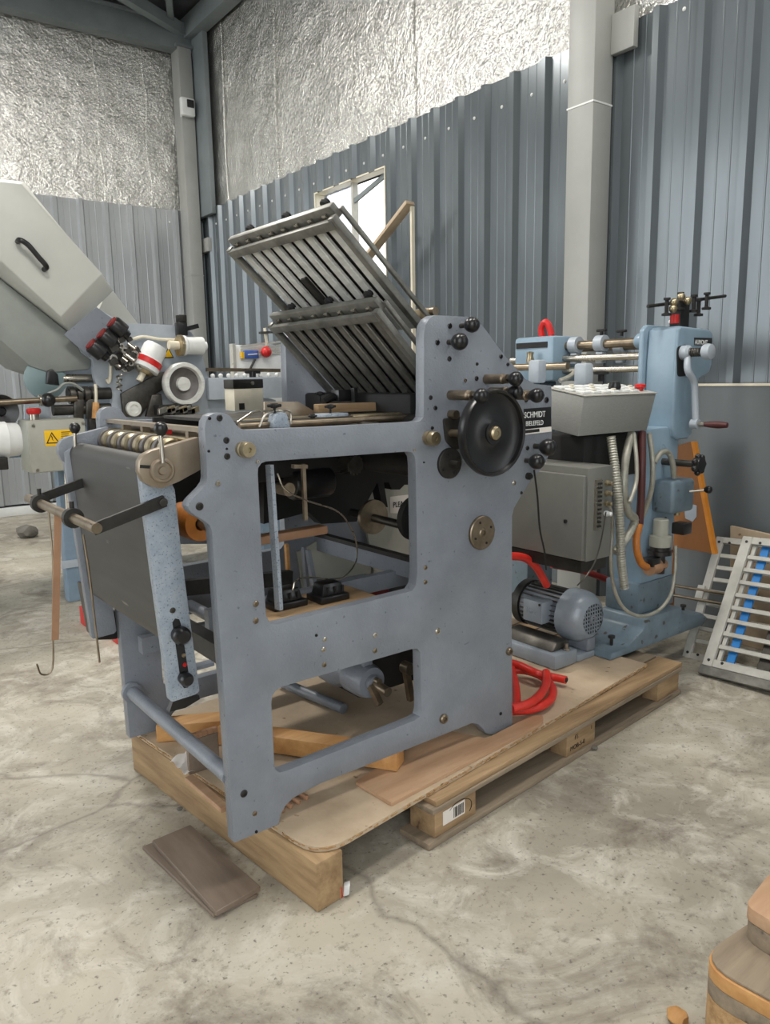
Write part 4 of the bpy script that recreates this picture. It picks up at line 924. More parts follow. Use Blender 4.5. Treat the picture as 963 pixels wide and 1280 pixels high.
# foot
ft = [(2.83, .1665), (3.62, .1665), (3.66, .20), (3.60, .235), (3.42, .265), (3.40, .31), (3.10, .31), (3.08, .26), (2.96, .205), (2.85, .195)]
ft = part(FE, 'foot', G().prism([V((x, 2.0, z)) for x, z in ft], Y1*.26).bev(.012, 2), MT['blue_dirty'])
part(ft, 'levelling_bolt', G().lathe(V((2.93, 2.07, .19)), Z1, [(0, 0), (.008, 0), (.008, .045), (.016, .047), (.016, .058), (0, .06)], 8), MT['iron'])
part(ft, 'levelling_bolt', G().lathe(V((3.55, 2.08, .23)), Z1, [(0, 0), (.008, 0), (.008, .03), (.015, .032), (.015, .042), (0, .043)], 8), MT['iron'])
po = part(FE, 'post', G().box((3.15, 2.07, .3105), (3.42, 2.24, 1.2)).bev(.012), MT['blue'])
part(FE, 'plinth', G().box((3.12, 2.06, .3102), (3.425, 2.25, .46)).bev(.008), MT['blue_dirty'])
for x, y in [(832, 648), (823, 711), (840, 689)]:
    q = at(x, y, Y=2.07); part(po, 'screw', G().lathe(q, -Y1, [(0, 0), (.008, 0), (.008, .004), (0, .005)], 10), MT['iron'])
# head: cast cover, narrower towards its foot
hp = [(3.335, 1.655), (3.325, 1.5), (3.325, 1.2), (3.34, 1.155), (3.38, 1.135), (3.47, 1.135), (3.50, 1.16), (3.52, 1.38), (3.545, 1.425), (3.60, 1.44), (3.635, 1.455), (3.65, 1.49), (3.652, 1.55), (3.65, 1.62), (3.64, 1.645), (3.61, 1.66), (3.36, 1.67)]
hd = part(FE, 'head_cover', G().prism([V((x, 2.05, z)) for x, z in hp], Y1*.16).bev(.022, 4, 60), MT['blue'], 'light blue cast cover')
part(FE, 'head_flange', G().prism([V((x, 2.213, z)) for x, z in [(3.305, 1.66), (3.305, 1.16), (3.36, 1.13), (3.50, 1.13), (3.66, 1.43), (3.66, 1.63), (3.62, 1.68), (3.34, 1.685)]], Y1*.03).bev(.01, 2), MT['blue'])
npq = part(hd, 'name_plate', quad([(868, 422), (890, 422.5), (890, 432.5), (868, 431.5)], 2.05, .002), MT['black'], 'black name plate with white letters')
text(npq, 'lettering', 'AUMONT', .03, at(869, 430.3, Y=2.0474), X1*.86, Z1, MT['white'], .0004, bold=.0008)
# crank
kc = at(853, 441, Y=2.05)
cr = part(hd, 'crank_recess', G().prism(rounded([at(846, 434, Y=2.049), at(858, 430, Y=2.049), at(862, 440, Y=2.049), at(858, 470, Y=2.049), at(847, 471, Y=2.049)], .02), -Y1*.002), MT['blackm'])
ck = part(FE, 'crank', G().lathe(kc, -Y1, [(0, 0), (.034, 0), (.034, .035), (.024, .045), (0, .045)], 24), MT['blue2'])
e1, e2, e3 = kc+V((.0, -.03, 0)), at(868, 476, Y=1.99), at(870, 530, Y=1.98)
part(ck, 'crank_arm', G().tube([e1+Z1*-.01, at(860, 462, Y=2.0), at(868, 478, Y=1.99), at(869.5, 500, Y=1.985), e3], .016, 10), MT['blue2'])
part(ck, 'crank_boss', G().lathe(e3+Y1*.02, -Y1, [(0, 0), (.024, 0), (.024, .035), (0, .035)], 18), MT['blue2'])
hs = e3-Y1*.016
part(ck, 'ferrule', G().cyl(hs, hs+V((0, -.03, .0)), .012), MT['steel'])
part(ck, 'handle_grip', G().lathe(hs-Y1*.03, -Y1, [(0, 0), (.011, 0), (.015, .03), (.017, .07), (.012, .11), (0, .115)], 16), MT['oxblood'])
ck2 = kc-Y1*.045
part(ck, 'spring', G().tube([ck2+V((.017*math.cos(a), -a*.0016, .017*math.sin(a))) for a in [k*.6 for k in range(52)]], .004, 6, sub=2), MT['steel_dk'])
part(ck, 'clutch_knob', G().lathe(ck2-Y1*.055, -Y1, [(0, 0), (.016, 0), (.034, .012), (.038, .03), (.034, .048), (.012, .055), (0, .055)], 18), MT['blue2'])
# cross rods running back to the far bearing
for x, y, xx, r, y1_, m in [(790, 428, 3.36, .022, 3.05, 'steel_br'), (795, 445, 3.34, .018, 3.1, 'steel'), (790, 461, 3.34, .016, 2.75, 'steel'), (730, 457, 3.1, .018, 2.95, 'steel_br')]:
    q = at(x, y, X=xx); part(FE, 'cross_rod', G().cyl(V((xx, 2.243 if xx > 3.2 else 2.5, q.z)), V((xx, y1_, q.z)), r, n=20), MT[m])
q = at(795, 427, X=3.36)
part(FE, 'rod_boss', G().lathe(V((3.36, 2.243, q.z)), Y1, [(0, 0), (.04, 0), (.04, .03), (.03, .045), (0, .045)], 22), MT['blue'])
for px_, X_, zz in [(720, 3.36, q.z), (752, 3.36, q.z), (777, 3.52, q.z+.0)]:
    y_ = at(px_, 428, X=X_).y
    if X_ > 3.4: part(FE, 'cross_rod', G().cyl(V((X_, 2.243, zz-.015)), V((X_, 3.1, zz-.015)), .018), MT['steel_br'])
    cl = part(FE, 'clamp_ring', G().pipe(V((X_, y_-.025, zz-(.015 if X_ > 3.4 else 0))), V((X_, y_+.025, zz-(.015 if X_ > 3.4 else 0))), .042, .02, 24), MT['blue2'])
    part(cl, 'clamp_foot', G().box((X_-.02, y_-.02, zz-.10), (X_+.02, y_+.02, zz-.042)).bev(.004), MT['blue2'])
    if px_ > 740: 
        part(cl, 'clamp_screw', G().cyl(V((X_, y_, zz+.04)), V((X_, y_, zz+.065)), .009), MT['blackm'])
        part(cl, 'clamp_wing', G().bar(V((X_-.01, y_-.035, zz+.066)), V((X_+.01, y_+.035, zz+.066)), .016, .014).bev(.003, 1), MT['blackm'])
# far bearing block and guides
fbk = part(FE, 'far_bearing', G().box((3.25, 2.72, 1.42), (3.5, 3.0, 1.66)).bev(.02), MT['blue'])
part(fbk, 'far_bearing_slot', G().box((3.245, 2.76, 1.60), (3.2495, 2.98, 1.63)), MT['blackm'])
part(FE, 'far_post', G().box((3.22, 2.85, .1665), (3.44, 3.0, 1.42)).bev(.01), MT['blue_dirty'])
for x, y, X_ in [(672, 463, 2.9), (730, 468, 2.9)]:
    q = at(x, y, X=X_); part(FE, 'guide_fork', G().box((X_-.03, q.y-.035, q.z-.06), (X_+.03, q.y+.035, q.z+.05)).bev(.012), MT['blue2'])
q = at(700, 474, X=2.95); part(FE, 'guide_plate', G().box((2.85, 2.25, q.z-.055), (3.1, 2.85, q.z-.045)), MT['blue2'])
q = at(752, 463, X=3.0); part(FE, 'guide_knob', G().lathe(V((3.0, q.y, q.z-.02)), Z1, [(0, -.03), (.014, -.03), (.014, 0), (.035, .003), (.035, .014), (.015, .018), (0, .018)], 16), MT['blackm'])
part(FE, 'pale_hose', G().tube([at(700, 476, X=3.0), at(712, 471, X=3.05), at(722, 463, X=3.1), at(735, 458, X=3.15)], .012, 8), MT['conduit'])
q0 = at(652, 448, X=3.2)
part(FE, 'brass_fitting', G().lathe(at(663, 450, X=3.2), Z1, [(0, -.05), (.02, -.05), (.016, -.02), (.022, 0), (.016, .02), (.02, .04), (0, .045)], 12), MT['brass'])
# head-top sucker bar seen behind
sx = at(850, 385, Y=2.13)
su = part(FE, 'sucker_tower', G().box((sx.x-.02, 2.11, 1.66), (sx.x+.06, 2.17, sx.z+.03)).bev(.006), MT['blackm'])
part(su, 'sucker_bar', G().cyl(at(810, 383, Y=2.14), at(907, 370, Y=2.14), .008), MT['iron'])
part(su, 'red_sleeve', G().cyl(at(844, 404, Y=2.1), at(844, 393, Y=2.1), .02), MT['red'])
for x, y in [(834, 381), (868, 377), (884, 374), (851, 374), (874, 382)]:
    c = at(x, y, Y=2.11); part(su, 'sucker', G().lathe(c, Z1, [(0, -.05), (.022, -.05), (.022, -.04), (.009, -.036), (.009, .02), (.016, .022), (.016, .032), (0, .032)], 12), MT['blackm'])
for x, y in [(843, 378), (852, 371), (860, 376), (842, 386)]:
    part(su, 'brass_nipple', G().sph(at(x, y, Y=2.09), .02, 10), MT['brass'])
# star knob, gearbox, ball lever
q = at(829, 577, Y=2.07)
ks = part(FE, 'star_knob_shaft', G().cyl(q, V((q.x, 1.90, q.z)), .016), MT['steel_dk'])
g = G(); kq = V((q.x, 1.89, q.z))
g.lathe(kq+Y1*.01, -Y1, [(0, 0), (.034, 0), (.04, .012), (.034, .03), (0, .034)], 20)
for k in range(7):
    a = 2*math.pi*k/7; g.sph(kq+V((.038*math.cos(a), -.004, .038*math.sin(a))), .015, 10)
part(ks, 'star_knob', g, MT['black'])
gb_ = at(843, 602, Y=1.955); gb2 = at(868, 638, Y=1.955)
gx = part(FE, 'gearbox', G().box((gb_.x, 1.955, gb2.z), (gb2.x, 2.069, gb_.z)).bev(.018, 3), MT['blue_dirty'])
part(gx, 'drain_plug', G().cyl(V(((gb_.x*.4+gb2.x*.6), 2.0, gb2.z)), V(((gb_.x*.4+gb2.x*.6), 2.0, gb2.z-.02)), .014), MT['brass'])
lq = at(868, 611, Y=1.955)
lv = part(gx, 'shift_lever', G().cyl(V((lq.x-.04, 1.955, lq.z-.008)), V((lq.x+.0, 1.90, lq.z)), .006), MT['steel'])
knob_ball(lv, V((lq.x+.004, 1.885, lq.z+.003)), .019, V((.1, -1, .1)), stem=.003)
# valve and filter low on the post
vq = at(826, 672, Y=2.0)
va = part(FE, 'air_valve', G().lathe(V((vq.x, 2.0, vq.z)), Z1, [(0, -.04), (.05, -.04), (.05, .01), (.035, .012), (.035, .085), (.03, .09), (0, .09)], 22), MT['boxgrey'])
part(va, 'valve_collar', G().lathe(V((vq.x, 2.0, vq.z-.08)), Z1, [(0, 0), (.055, 0), (.055, .02), (.048, .022), (.048, .04), (0, .04)], 20), MT['black'])
part(va, 'coil', G().box((vq.x+.03, 1.90, vq.z+.02), (vq.x+.10, 1.965, vq.z+.075)).bev(.006), MT['black'])
part(va, 'black_tap', G().box((vq.x-.10, 1.97, vq.z-.125), (vq.x-.03, 2.03, vq.z-.085)).bev(.008), MT['black'])
iq = at(822, 707, Y=2.0)
part(va, 'pipe_tee', G().lathe(V((iq.x-.07, 2.0, iq.z)), X1, [(0, 0), (.036, 0), (.036, .07), (.026, .072), (.026, .12), (0, .12)], 18), MT['wood_pink'])
part(va, 'pipe_stub', G().cyl(V((iq.x+.02, 2.0, iq.z-.04)), V((iq.x+.02, 2.0, vq.z-.08)), .024), MT['iron'])

# --- hoses and conduits hanging from the control box
def hose(name, l, r, m, label, rib=0.0, group=None, cat='hose', n=10):
    if name == 'ribbed_conduit': group = 'conduits hanging between control box and post'
    return solo(name, G().tube([at(x, y, Y=Y) for x, y, Y in l], r, n, 8, rib, r*.14 if rib else 0), MT[m], label, cat, group, smooth=50)
hose('ribbed_conduit', [(764, 546, 1.985), (771, 600, 1.94), (775, 650, 1.92), (777, 700, 1.92), (781, 735, 1.92)], .020, 'conduit', 'thick ribbed grey conduit hanging free below the control box', .011)
hose('ribbed_conduit', [(790, 542, 2.02), (783, 570, 1.98), (780, 610, 1.96), (786, 640, 1.96), (794, 650, 1.97), (784, 672, 1.97), (768, 690, 1.98)], .019, 'conduit', 'thick ribbed grey conduit bending back under the switch cabinet', .011)
hose('ribbed_conduit', [(793, 543, 2.0), (796, 575, 1.955), (796, 600, 1.94), (792, 616, 1.93), (787, 628, 1.925)], .010, 'conduit', 'thin grey conduit looping behind the oxblood hose', .008)
hose('ribbed_conduit', [(812, 542, 2.03), (816, 575, 1.99), (815, 610, 1.99), (806, 640, 2.03), (799, 652, 2.05)], .013, 'conduit', 'grey ribbed conduit along the blue post', .009)
hose('rubber_hose', [(803, 540, 2.02), (803, 580, 1.98), (802, 620, 1.98), (800, 655, 1.99)], .017, 'oxblood', 'dark oxblood rubber hose hanging along the blue post')
hose('rubber_hose', [(800, 655, 1.99), (796, 672, 1.98), (797, 690, 1.97), (802, 704, 1.97), (809, 709, 1.975)], .017, 'orange', 'orange pipe bend joining the air valve')
hose('ribbed_conduit', [(843, 597, 1.985), (841, 578, 1.985), (836, 566, 1.99), (827, 566, 1.99), (818, 578, 2.0)], .014, 'conduit', 'grey conduit arching over the blue gearbox', .009)
hose('ribbed_conduit', [(845, 682, 1.93), (844, 715, 1.92), (838, 745, 1.92), (822, 764, 1.93), (800, 770, 1.95), (780, 760, 1.96), (768, 735, 1.97), (764, 700, 1.96), (766, 660, 1.96), (764, 640, 1.92), (760, 630, 1.89)], .0085, 'conduit', 'thin grey conduit looping low in front of the blue post', .008)
hose('black_cable', [(668, 588, 1.80), (672, 620, 1.83), (675, 660, 1.84), (681, 690, 1.86), (683, 712, 1.9)], .0035, 'blackm', 'thin black cable hanging across the switch cabinet door', cat='cable', n=6)
hose('black_cable', [(758, 640, 1.88), (752, 675, 1.88), (745, 700, 1.88), (735, 718, 1.87), (722, 732, 1.9)], .003, 'steel_dk', 'thin grey cable dangling from the switch cabinet side', cat='cable', n=6)
# red hoses
hose('red_hose', [(634, 695, 2.2), (655, 697, 2.2), (670, 708, 2.2), (684, 732, 2.2)], .018, 'redhose', 'bright red hose arching behind the machine plate')
hose('red_hose', [(690, 706, 2.55), (730, 714, 2.5), (770, 728, 2.45), (795, 732, 2.42), (780, 750, 2.4), (762, 770, 2.35), (750, 795, 2.3), (744, 815, 2.26)], .018, 'darkred', 'dull red hose running behind the motor to the blue post')
zh = ZT+.0135
def hz(x, y, dz): return at(x, y, Z=zh+dz)
rh = thing('red_hose', 'coiled bright red hose lying on the pallet beside the motor', 'hose', hz(670, 870, 0))
part(rh, 'coil', G().tube([hz(628, 826, .06), hz(650, 832, .05), hz(672, 842, .045), hz(690, 846, .02), hz(708, 850, .02)], .017, 10, 8), MT['redhose'])
part(rh, 'coil', G().tube([hz(628, 838, .02), hz(655, 838, .02), hz(676, 845, .02), hz(690, 858, .02), hz(690, 872, .02), hz(676, 883, .02), hz(655, 888, .02), hz(630, 888, .02)], .017, 10, 8), MT['redhose'])
part(rh, 'coil', G().tube([hz(683, 840, .075), hz(683, 855, .055), hz(676, 868, .055), hz(662, 879, .055), hz(640, 886, .055)], .017, 10, 8), MT['redhose'])
part(rh, 'coil', G().tube([hz(640, 836, .04), hz(645, 858, .04), hz(646, 880, .02), hz(640, 884, .02)], .016, 10, 8), MT['redhose'])
part(rh, 'open_end', G().cyl(hz(708, 850, .02), hz(708.6, 850.2, .02), .011), MT['blackm'])
part(FE, 'red_hook', G().tube([at(x, y, X=3.35) for x, y in [(679, 424), (677, 412), (681, 403), (686, 406), (690, 420)]], .018, 8), MT['red'], 'red hook')
part(FE, 'red_guard', G().tube([at(x, y, X=3.45) for x, y in [(700, 450), (712, 445), (722, 448)]], .02, 8), MT['red'])

# ================================================================ SECOND MACHINE (BACKGROUND LEFT)
YB = 5.25
M2 = thing('folding_machine', 'pale folding machine with big grey inclined hood and grey pulley by the far wall', 'machine', V((1.9, 5.6, 0)))
def loft(A, B, C=None):
    g = G(); ra = [g.b.verts.new(p) for p in A]; rb_ = [g.b.verts.new(p) for p in B]; n = len(A)
    g.face(ra[::-1])
    for i in range(n): g.face([ra[i], ra[(i+1) % n], rb_[(i+1) % n], rb_[i]])
    if C:
        rc = [g.b.verts.new(p) for p in C]
        for i in range(n): g.face([rb_[i], rb_[(i+1) % n], rc[(i+1) % n], rc[i]])
        rb_ = rc
    g.face(rb_); return g
hin = [(-70, 250), (0, 226.5), (26.5, 229.6), (127.7, 341.7), (76, 396), (0, 324.6), (-70, 300)]
hout = [(-75, 246), (0, 224), (29, 227), (141.7, 363.6), (88.8, 415), (0, 345), (-75, 318)]
A = pts(hin, YB-.06); B = pts(hout, YB+.04); C = [p+Y1*.85 for p in B]
ho = part(M2, 'hood', loft(A, B, C).bev(.008, 2, 20), MT['lgrey'], 'light grey inclined sound hood')
hh = [at(22, 302, Y=YB-.062), at(25, 300, Y=YB-.11), at(35, 306, Y=YB-.115), at(48, 321, Y=YB-.115), at(58, 333, Y=YB-.11), at(55, 337, Y=YB-.062)]
part(ho, 'handle', G().tube(hh, .016, 10), MT['black'])
part(M2, 'lower_tray', G().prism(pts([(-70, 318), (0, 348), (88, 417), (118, 452), (112, 462), (62, 466), (38, 458), (0, 425), (-70, 380)], YB+.06), Y1*.7).bev(.01), MT['lgrey_dk'], 'grey green lower tray')
part(M2, 'rear_plate', G().prism(pts([(132, 368), (142, 364), (172, 404), (166, 412), (140, 404), (120, 396)], YB+.5), Y1*.3), MT['lgrey'])
spx = [(116, 450), (117, 470), (120, 480), (130, 488), (139, 490.5), (140, 522), (142, 640), (335, 640), (345, 500), (262, 478), (252, 440), (240, 416), (225, 407), (190, 405), (157, 404), (140, 396), (121, 384), (90, 414), (103, 440)]
s2 = part(M2, 'side_plate', G().prism(pts(spx, YB), Y1*.04).bev(.006, 2, 50), MT['blue2'])
part(M2, 'side_plate', G().prism([p+Y1*.8 for p in pts(spx, YB)], Y1*.04).bev(.006, 2, 50), MT['blue2'])
part(M2, 'upper_rail', G().box(at(262, 500, Y=YB-.08), at(352, 471, Y=YB-.08)+Y1*.05).bev(.006), MT['blue2'])
for k in range(9):
    q = at(266+k*10, 470-.15*k, Y=YB-.05); part(M2, 'marble_ball', G().sph(q, .018, 10), MT['white'])
part(M2, 'guide_bar', G().bar(at(258, 462, Y=YB-.02), at(350, 463, Y=YB-.02), .02, .025), MT['steel_br'])
wq = at(316, 470, Y=YB-.05)
part(M2, 'clamp_handle', G().bar(wq+V((-.06, 0, .03)), wq+V((.06, 0, .03)), .03, .025).bev(.004), MT['black']); part(M2, 'clamp_handle', G().cyl(wq+V((0, 0, -.03)), wq+V((0, 0, .03)), .025), MT['black'])
# tipped steel table plate (blue grey) and feed arms
part(s2, 'feed_plate', G().prism(pts([(80, 418), (121, 384), (140, 398), (118, 440), (112, 447)], YB-.012), Y1*.01), MT['hammer'])
part(s2, 'arm', G().prism(pts([(152, 492), (200, 466), (215, 463), (215, 480), (196, 492), (176, 521), (155, 521)], YB-.06), Y1*.04).bev(.005), MT['steel_dk'])
part(s2, 'arm', G().prism(pts([(183, 521), (190, 494), (202, 492), (206, 521)], YB-.1), Y1*.04).bev(.005), MT['steel_dk'])
q = at(166, 511, Y=YB-.08); part(s2, 'idler', G().lathe(q, -Y1, [(0, 0), (.05, 0), (.05, .03), (.03, .034), (.025, .025), (0, .025)], 24), MT['alu'])
q = at(230, 480, Y=YB-.16); r = pxr(26.5, q)
pu = part(M2, 'pulley', G().lathe(q, -Y1, [(0, -.05), (r*.9, -.05), (r, -.03), (r, .02), (r*.96, .03), (r*.80, .03), (r*.74, -.01), (r*.34, -.03), (r*.32, .005), (r*.12, .008), (0, .008)], 48), MT['alu'], 'grey dished pulley')
part(pu, 'dish', G().lathe(q-Y1*.0, -Y1, [(r*.3, -.024), (r*.755, -.002), (r*.745, .0), (r*.3, -.022)], 48), MT['dial'])
part(pu, 'shaft', G().cyl(q+Y1*.05, V((q.x, YB, q.z)), .04), MT['steel_dk'])
for x, y in [(122, 437), (135, 424), (148, 410)]:
    q = at(x, y, Y=YB-.12); ax = V((.75, 0, -.65))
    v = part(M2, 'solenoid', G().lathe(q-ax*.05, ax, [(0, 0), (.05, 0), (.055, .01), (.055, .09), (.035, .1), (.03, .13), (0, .13)], 16), MT['black'])
    part(v, 'red_cap', G().lathe(q-ax*.062, ax, [(0, 0), (.04, 0), (.04, .011), (0, .011)], 14), MT['darkred'])
for k in range(34):
    x, y = 142+random.uniform(-2, 32), 440+random.uniform(-18, 26)
    q = at(x, y, Y=YB-random.uniform(.05, .14)); s_ = random.uniform(.014, .03)
    if k % 3 == 0: part(M2, 'link_ring', G().pipe(q, q-Y1*.02, s_*1.2, s_*.6, 16), MT['steel'])
    elif k % 3 == 1: part(M2, 'fitting', G().obox(q, V((s_, 0, s_*.5)), V((0, s_, 0)), V((-s_*.4, 0, s_*.8))).bev(.003, 1), MT['steel_dk'])
    else: part(M2, 'fitting', G().cyl(q, q+V((.5, -.4, -.5))*s_*3, s_*.6, n=10), MT['steel'])
q = at(187, 450, Y=YB-.1); ax = V((-.5, 0, -.85)).normalized()
cn = part(M2, 'canister', G().lathe(q-ax*.11, ax, [(0, 0), (.07, 0), (.08, .02), (.08, .10), (.09, .105), (.09, .18), (.06, .19), (0, .19)], 24), MT['white'], 'white canister with red label')
part(cn, 'red_label', G().lathe(q-ax*.02, ax, [(.0915, .02), (.0915, .06)], 24), MT['red'])
part(cn, 'brass_base', G().lathe(q+ax*.082, ax, [(0, 0), (.066, 0), (.05, .02), (0, .02)], 20), MT['brass'])
part(cn, 'spout', G().cyl(q+ax*.1, q+ax*.16, .022), MT['cream'])
q = at(243, 432, Y=YB-.1)
en = part(M2, 'encoder', G().lathe(at(224, 432, Y=YB-.1), X1, [(0, 0), (.05, 0), (.07, .02), (.07, .04), (.06, .05), (.062, .17), (.03, .18), (.03, .2), (0, .2)], 24), MT['white'])
part(en, 'brass_ring', G().lathe(at(223, 432, Y=YB-.1), X1, [(0, 0), (.072, 0), (.072, .025), (0, .025)], 24), MT['brass'])
part(en, 'stud', G().cyl(at(211, 431, Y=YB-.1), at(224, 432, Y=YB-.1), .03), MT['cream'])
tr = part(M2, 'warning_triangle', G().prism(pts([(210.5, 434.5), (217, 447), (204.5, 447)], YB-.001), -Y1*.003), MT['yellow'], 'yellow warning triangle sticker')
part(tr, 'border', G().plate(pts([(210.5, 434), (217.4, 447.4), (204, 447.4)], YB-.0045), [pts([(210.5, 436), (216, 446.3), (205.4, 446.3)], YB-.0045)], -Y1*.001), MT['ink'])
part(M2, 'cable_bundle', G().tube(pts([(166, 424), (180, 421), (200, 424), (224, 425)], YB-.03), .011, 7), MT['cream'])
part(M2, 'cable_bundle', G().tube(pts([(139, 452), (138, 470), (136, 478), (133, 474)], YB-.03), .011, 7), MT['cream'])
q = at(227, 403, Y=YB-.05)
cq_ = part(M2, 'black_clamp', G().box(q+V((-.04, -.03, -.09)), q+V((.03, .03, .0))).bev(.006), MT['black'])
part(cq_, 'clamp_arm', G().bar(q+V((-.03, 0, -.06)), q+V((.12, 0, -.02)), .03, .03), MT['black'])
part(cq_, 'clamp_head', G().box(q+V((-.03, -.03, .001)), q+V((.03, .03, .05))).bev(.006), MT['iron'])
g = G().tube([at(149+3*math.cos(a*2.2), 468+a*2.4, Y=YB-.08+.02*math.sin(a*2.2)) for a in [k*.35 for k in range(26)]], .006, 5, sub=2)
part(M2, 'coil_spring', g, MT['steel'])
# left: shafts, rollers and the far wheel
def xcyl(name, x0, x1, y, r, m, Y=YB, par=None):
    a = at(x0, y, Y=Y); b = at(x1, y, Y=Y); return part(par or M2, name, G().cyl(a, V((b.x, Y, a.z)), r, n=18), MT[m])
xcyl('drive_shaft', 66, 138, 513, .035, 'steel_dk'); xcyl('drive_shaft', 84, 138, 493, .04, 'iron')
for k in range(4): xcyl('shaft_ring', 86+k*9, 92+k*9, 494, .058, 'steel_dk')
xcyl('drive_shaft', 78, 116, 474, .032, 'steel', YB+.1)
q = at(56, 474, Y=YB+.1); part(M2, 'guard_disc', G().lathe(q, -Y1, [(0, 0), (.13, 0), (.13, .02), (.1, .03), (0, .03)], 30), MT['teal'])
part(M2, 'sensor_head', G().prism(pts([(56, 480), (57, 464), (63, 461), (70, 468), (72, 482)], YB-.02), -Y1*.05).bev(.006), MT['black'])
part(M2, 'wire', G().tube(pts([(60, 492), (72, 487), (80, 480), (92, 480), (104, 488)], YB-.06), .01, 6), MT['lgrey_dk'])
ro = part(M2, 'feed_rod', G().cyl(at(-30, 505, Y=YB-.1), at(96, 498, Y=YB-.1), .018), MT['steel_br'])
part(ro, 'rod_knob', G().sph(at(60, 500, Y=YB-.12), .045, 14), MT['black'])
part(ro, 'rod_collar', G().cyl(at(49, 500.5, Y=YB-.1), at(55, 500, Y=YB-.1), .035), MT['steel'])
q = at(0, 514, Y=YB-.02); part(M2, 'black_wheel', G().lathe(q, -Y1, [(0, 0), (.098, 0), (.104, .02), (.1, .05), (.08, .045), (.03, .03), (.02, .05), (0, .05)], 36), MT['black'])
part(M2, 'handle_grip', G().cyl(at(119.5, 523, Y=YB-.14), at(120, 503, Y=YB-.14), .024, .02), MT['wood_or'], 'wooden handle grip')
part(M2, 'handle_rod', G().tube(pts([(120, 503), (120, 490), (119, 480)], YB-.14), .01, 6), MT['cream'])
for x in (93, 108): part(M2, 'bearing_fork', G().prism(pts([(x, 524), (x, 503), (x+3, 499), (x+12, 499), (x+12, 524)], YB-.05), Y1*.03).bev(.004), MT['steel_dk'])
part(M2, 'square_plate', G().plate(pts([(31, 524), (31, 505), (62, 505), (63, 524)], YB+.02), [pts([(36, 522), (36, 508), (50, 508), (50, 522)], YB+.02)], Y1*.03), MT['blue2'])
# frame and leg
part(M2, 'machine_bed', G().box((1.25, YB+.05, 1.0), (3.0, YB+.8, 1.13)).bev(.01), MT['blue3'])
for X_ in (1.36, 2.85):
    for Y_ in (YB, YB+.74): part(M2, 'leg', G().box((X_+.55*(Y_ > YB), Y_, .0005), (X_+.16+.55*(Y_ > YB), Y_+.1, 1.0)).bev(.008), MT['blue3'])
part(M2, 'leg_brace', G().box((1.33, YB-.01, .24), (1.53, YB-.001, .29)), MT['blue2'])
part(M2, 'hydraulic_pipe', G().cyl(at(84, 592, Y=YB-.05), at(86, 640, Y=YB-.05), .02), MT['steel'])
part(M2, 'manifold_block', G().box(at(200, 520, Y=YB-.2), at(240, 505, Y=YB-.2)+Y1*.1).bev(.006), MT['blackm'])
for k in range(9):
    q = at(203+5*k, 513+2*math.sin(k*2), Y=YB-.22); part(M2, 'fitting', G().obox(q, V((.03, 0, .008)), V((0, .02, 0)), V((0, 0, .02))).bev(.003, 1), MT[('steel', 'iron', 'brass')[k % 3]])
part(M2, 'suction_unit', G().box(at(113, 545, Y=YB-.12), at(124, 523, Y=YB-.12)+Y1*.06).bev(.004), MT['iron'])

# electric box with warning label
YE = 5.0
e0, e1_ = at(39, 592, Y=YE), at(106, 523, Y=YE)
dpt = .28
EB = part(M2, 'electrical_box', G().box((e0.x, YE+.004, e0.z), (e1_.x, YE+dpt-.05, e1_.z)).bev(.01), MT['boxgrey'], 'beige grey electrical box')
part(EB, 'front_lid', G().box((e0.x+.004, YE-.012, e0.z+.004), (e1_.x-.004, YE+.0035, e1_.z-.004)).bev(.006), MT['boxgrey'])
for x, y in [(41.5, 532), (104, 529), (47, 588), (100, 583)]:
    q = at(x, y, Y=YE-.012); part(EB, 'lid_screw', G().lathe(q, -Y1, [(0, 0), (.011, 0), (.011, .004), (0, .005)], 12), MT['steel'])
yl = part(EB, 'warning_label', quad([(55, 538.5), (96, 536), (97, 555.5), (57, 558)], YE-.0125, .0015), MT['yellow'], 'yellow high-voltage warning label')
YL_ = YE-.0145
part(EB, 'warning_triangle', G().plate([at(x, y, Y=YL_) for x, y in [(64.5, 540), (75, 554), (58, 554.6)]], [[at(x, y, Y=YL_) for x, y in [(64.5, 542.3), (72.6, 552.8), (60, 553.3)]]], -Y1*.001), MT['ink'])
part(EB, 'lightning_bolt', G().prism([at(x, y, Y=YL_) for x, y in [(64.3, 544), (66.3, 547.5), (65.6, 547.8), (67.2, 551.5), (64.6, 548.6), (65.2, 548.2), (63.6, 545)]], -Y1*.001), MT['ink'])
for k in range(6): part(EB, 'text_line', quad([(76.5, 539.8+k*2.5), (88-(k % 2)*2, 539.2+k*2.5), (88-(k % 2)*2, 540.1+k*2.5), (76.5, 540.7+k*2.5)], YL_, .0008), MT['ink'])
sbp = at(43, 524, Y=YE+.1)
part(EB, 'stop_base', G().cyl(V((sbp.x, YE+.1, e1_.z)), V((sbp.x, YE+.1, e1_.z+.035)), .03), MT['steel'])
part(EB, 'stop_button', G().lathe(V((sbp.x, YE+.1, e1_.z+.035)), Z1, [(0, 0), (.035, 0), (.042, .012), (.042, .03), (.034, .036), (0, .038)], 22), MT['red'], 'red mushroom stop button')
part(EB, 'mounting_bracket', G().box((e0.x+.1, YE+dpt-.049, e0.z+.05), (e0.x+.2, YB+.05, e0.z+.15)), MT['boxgrey'])
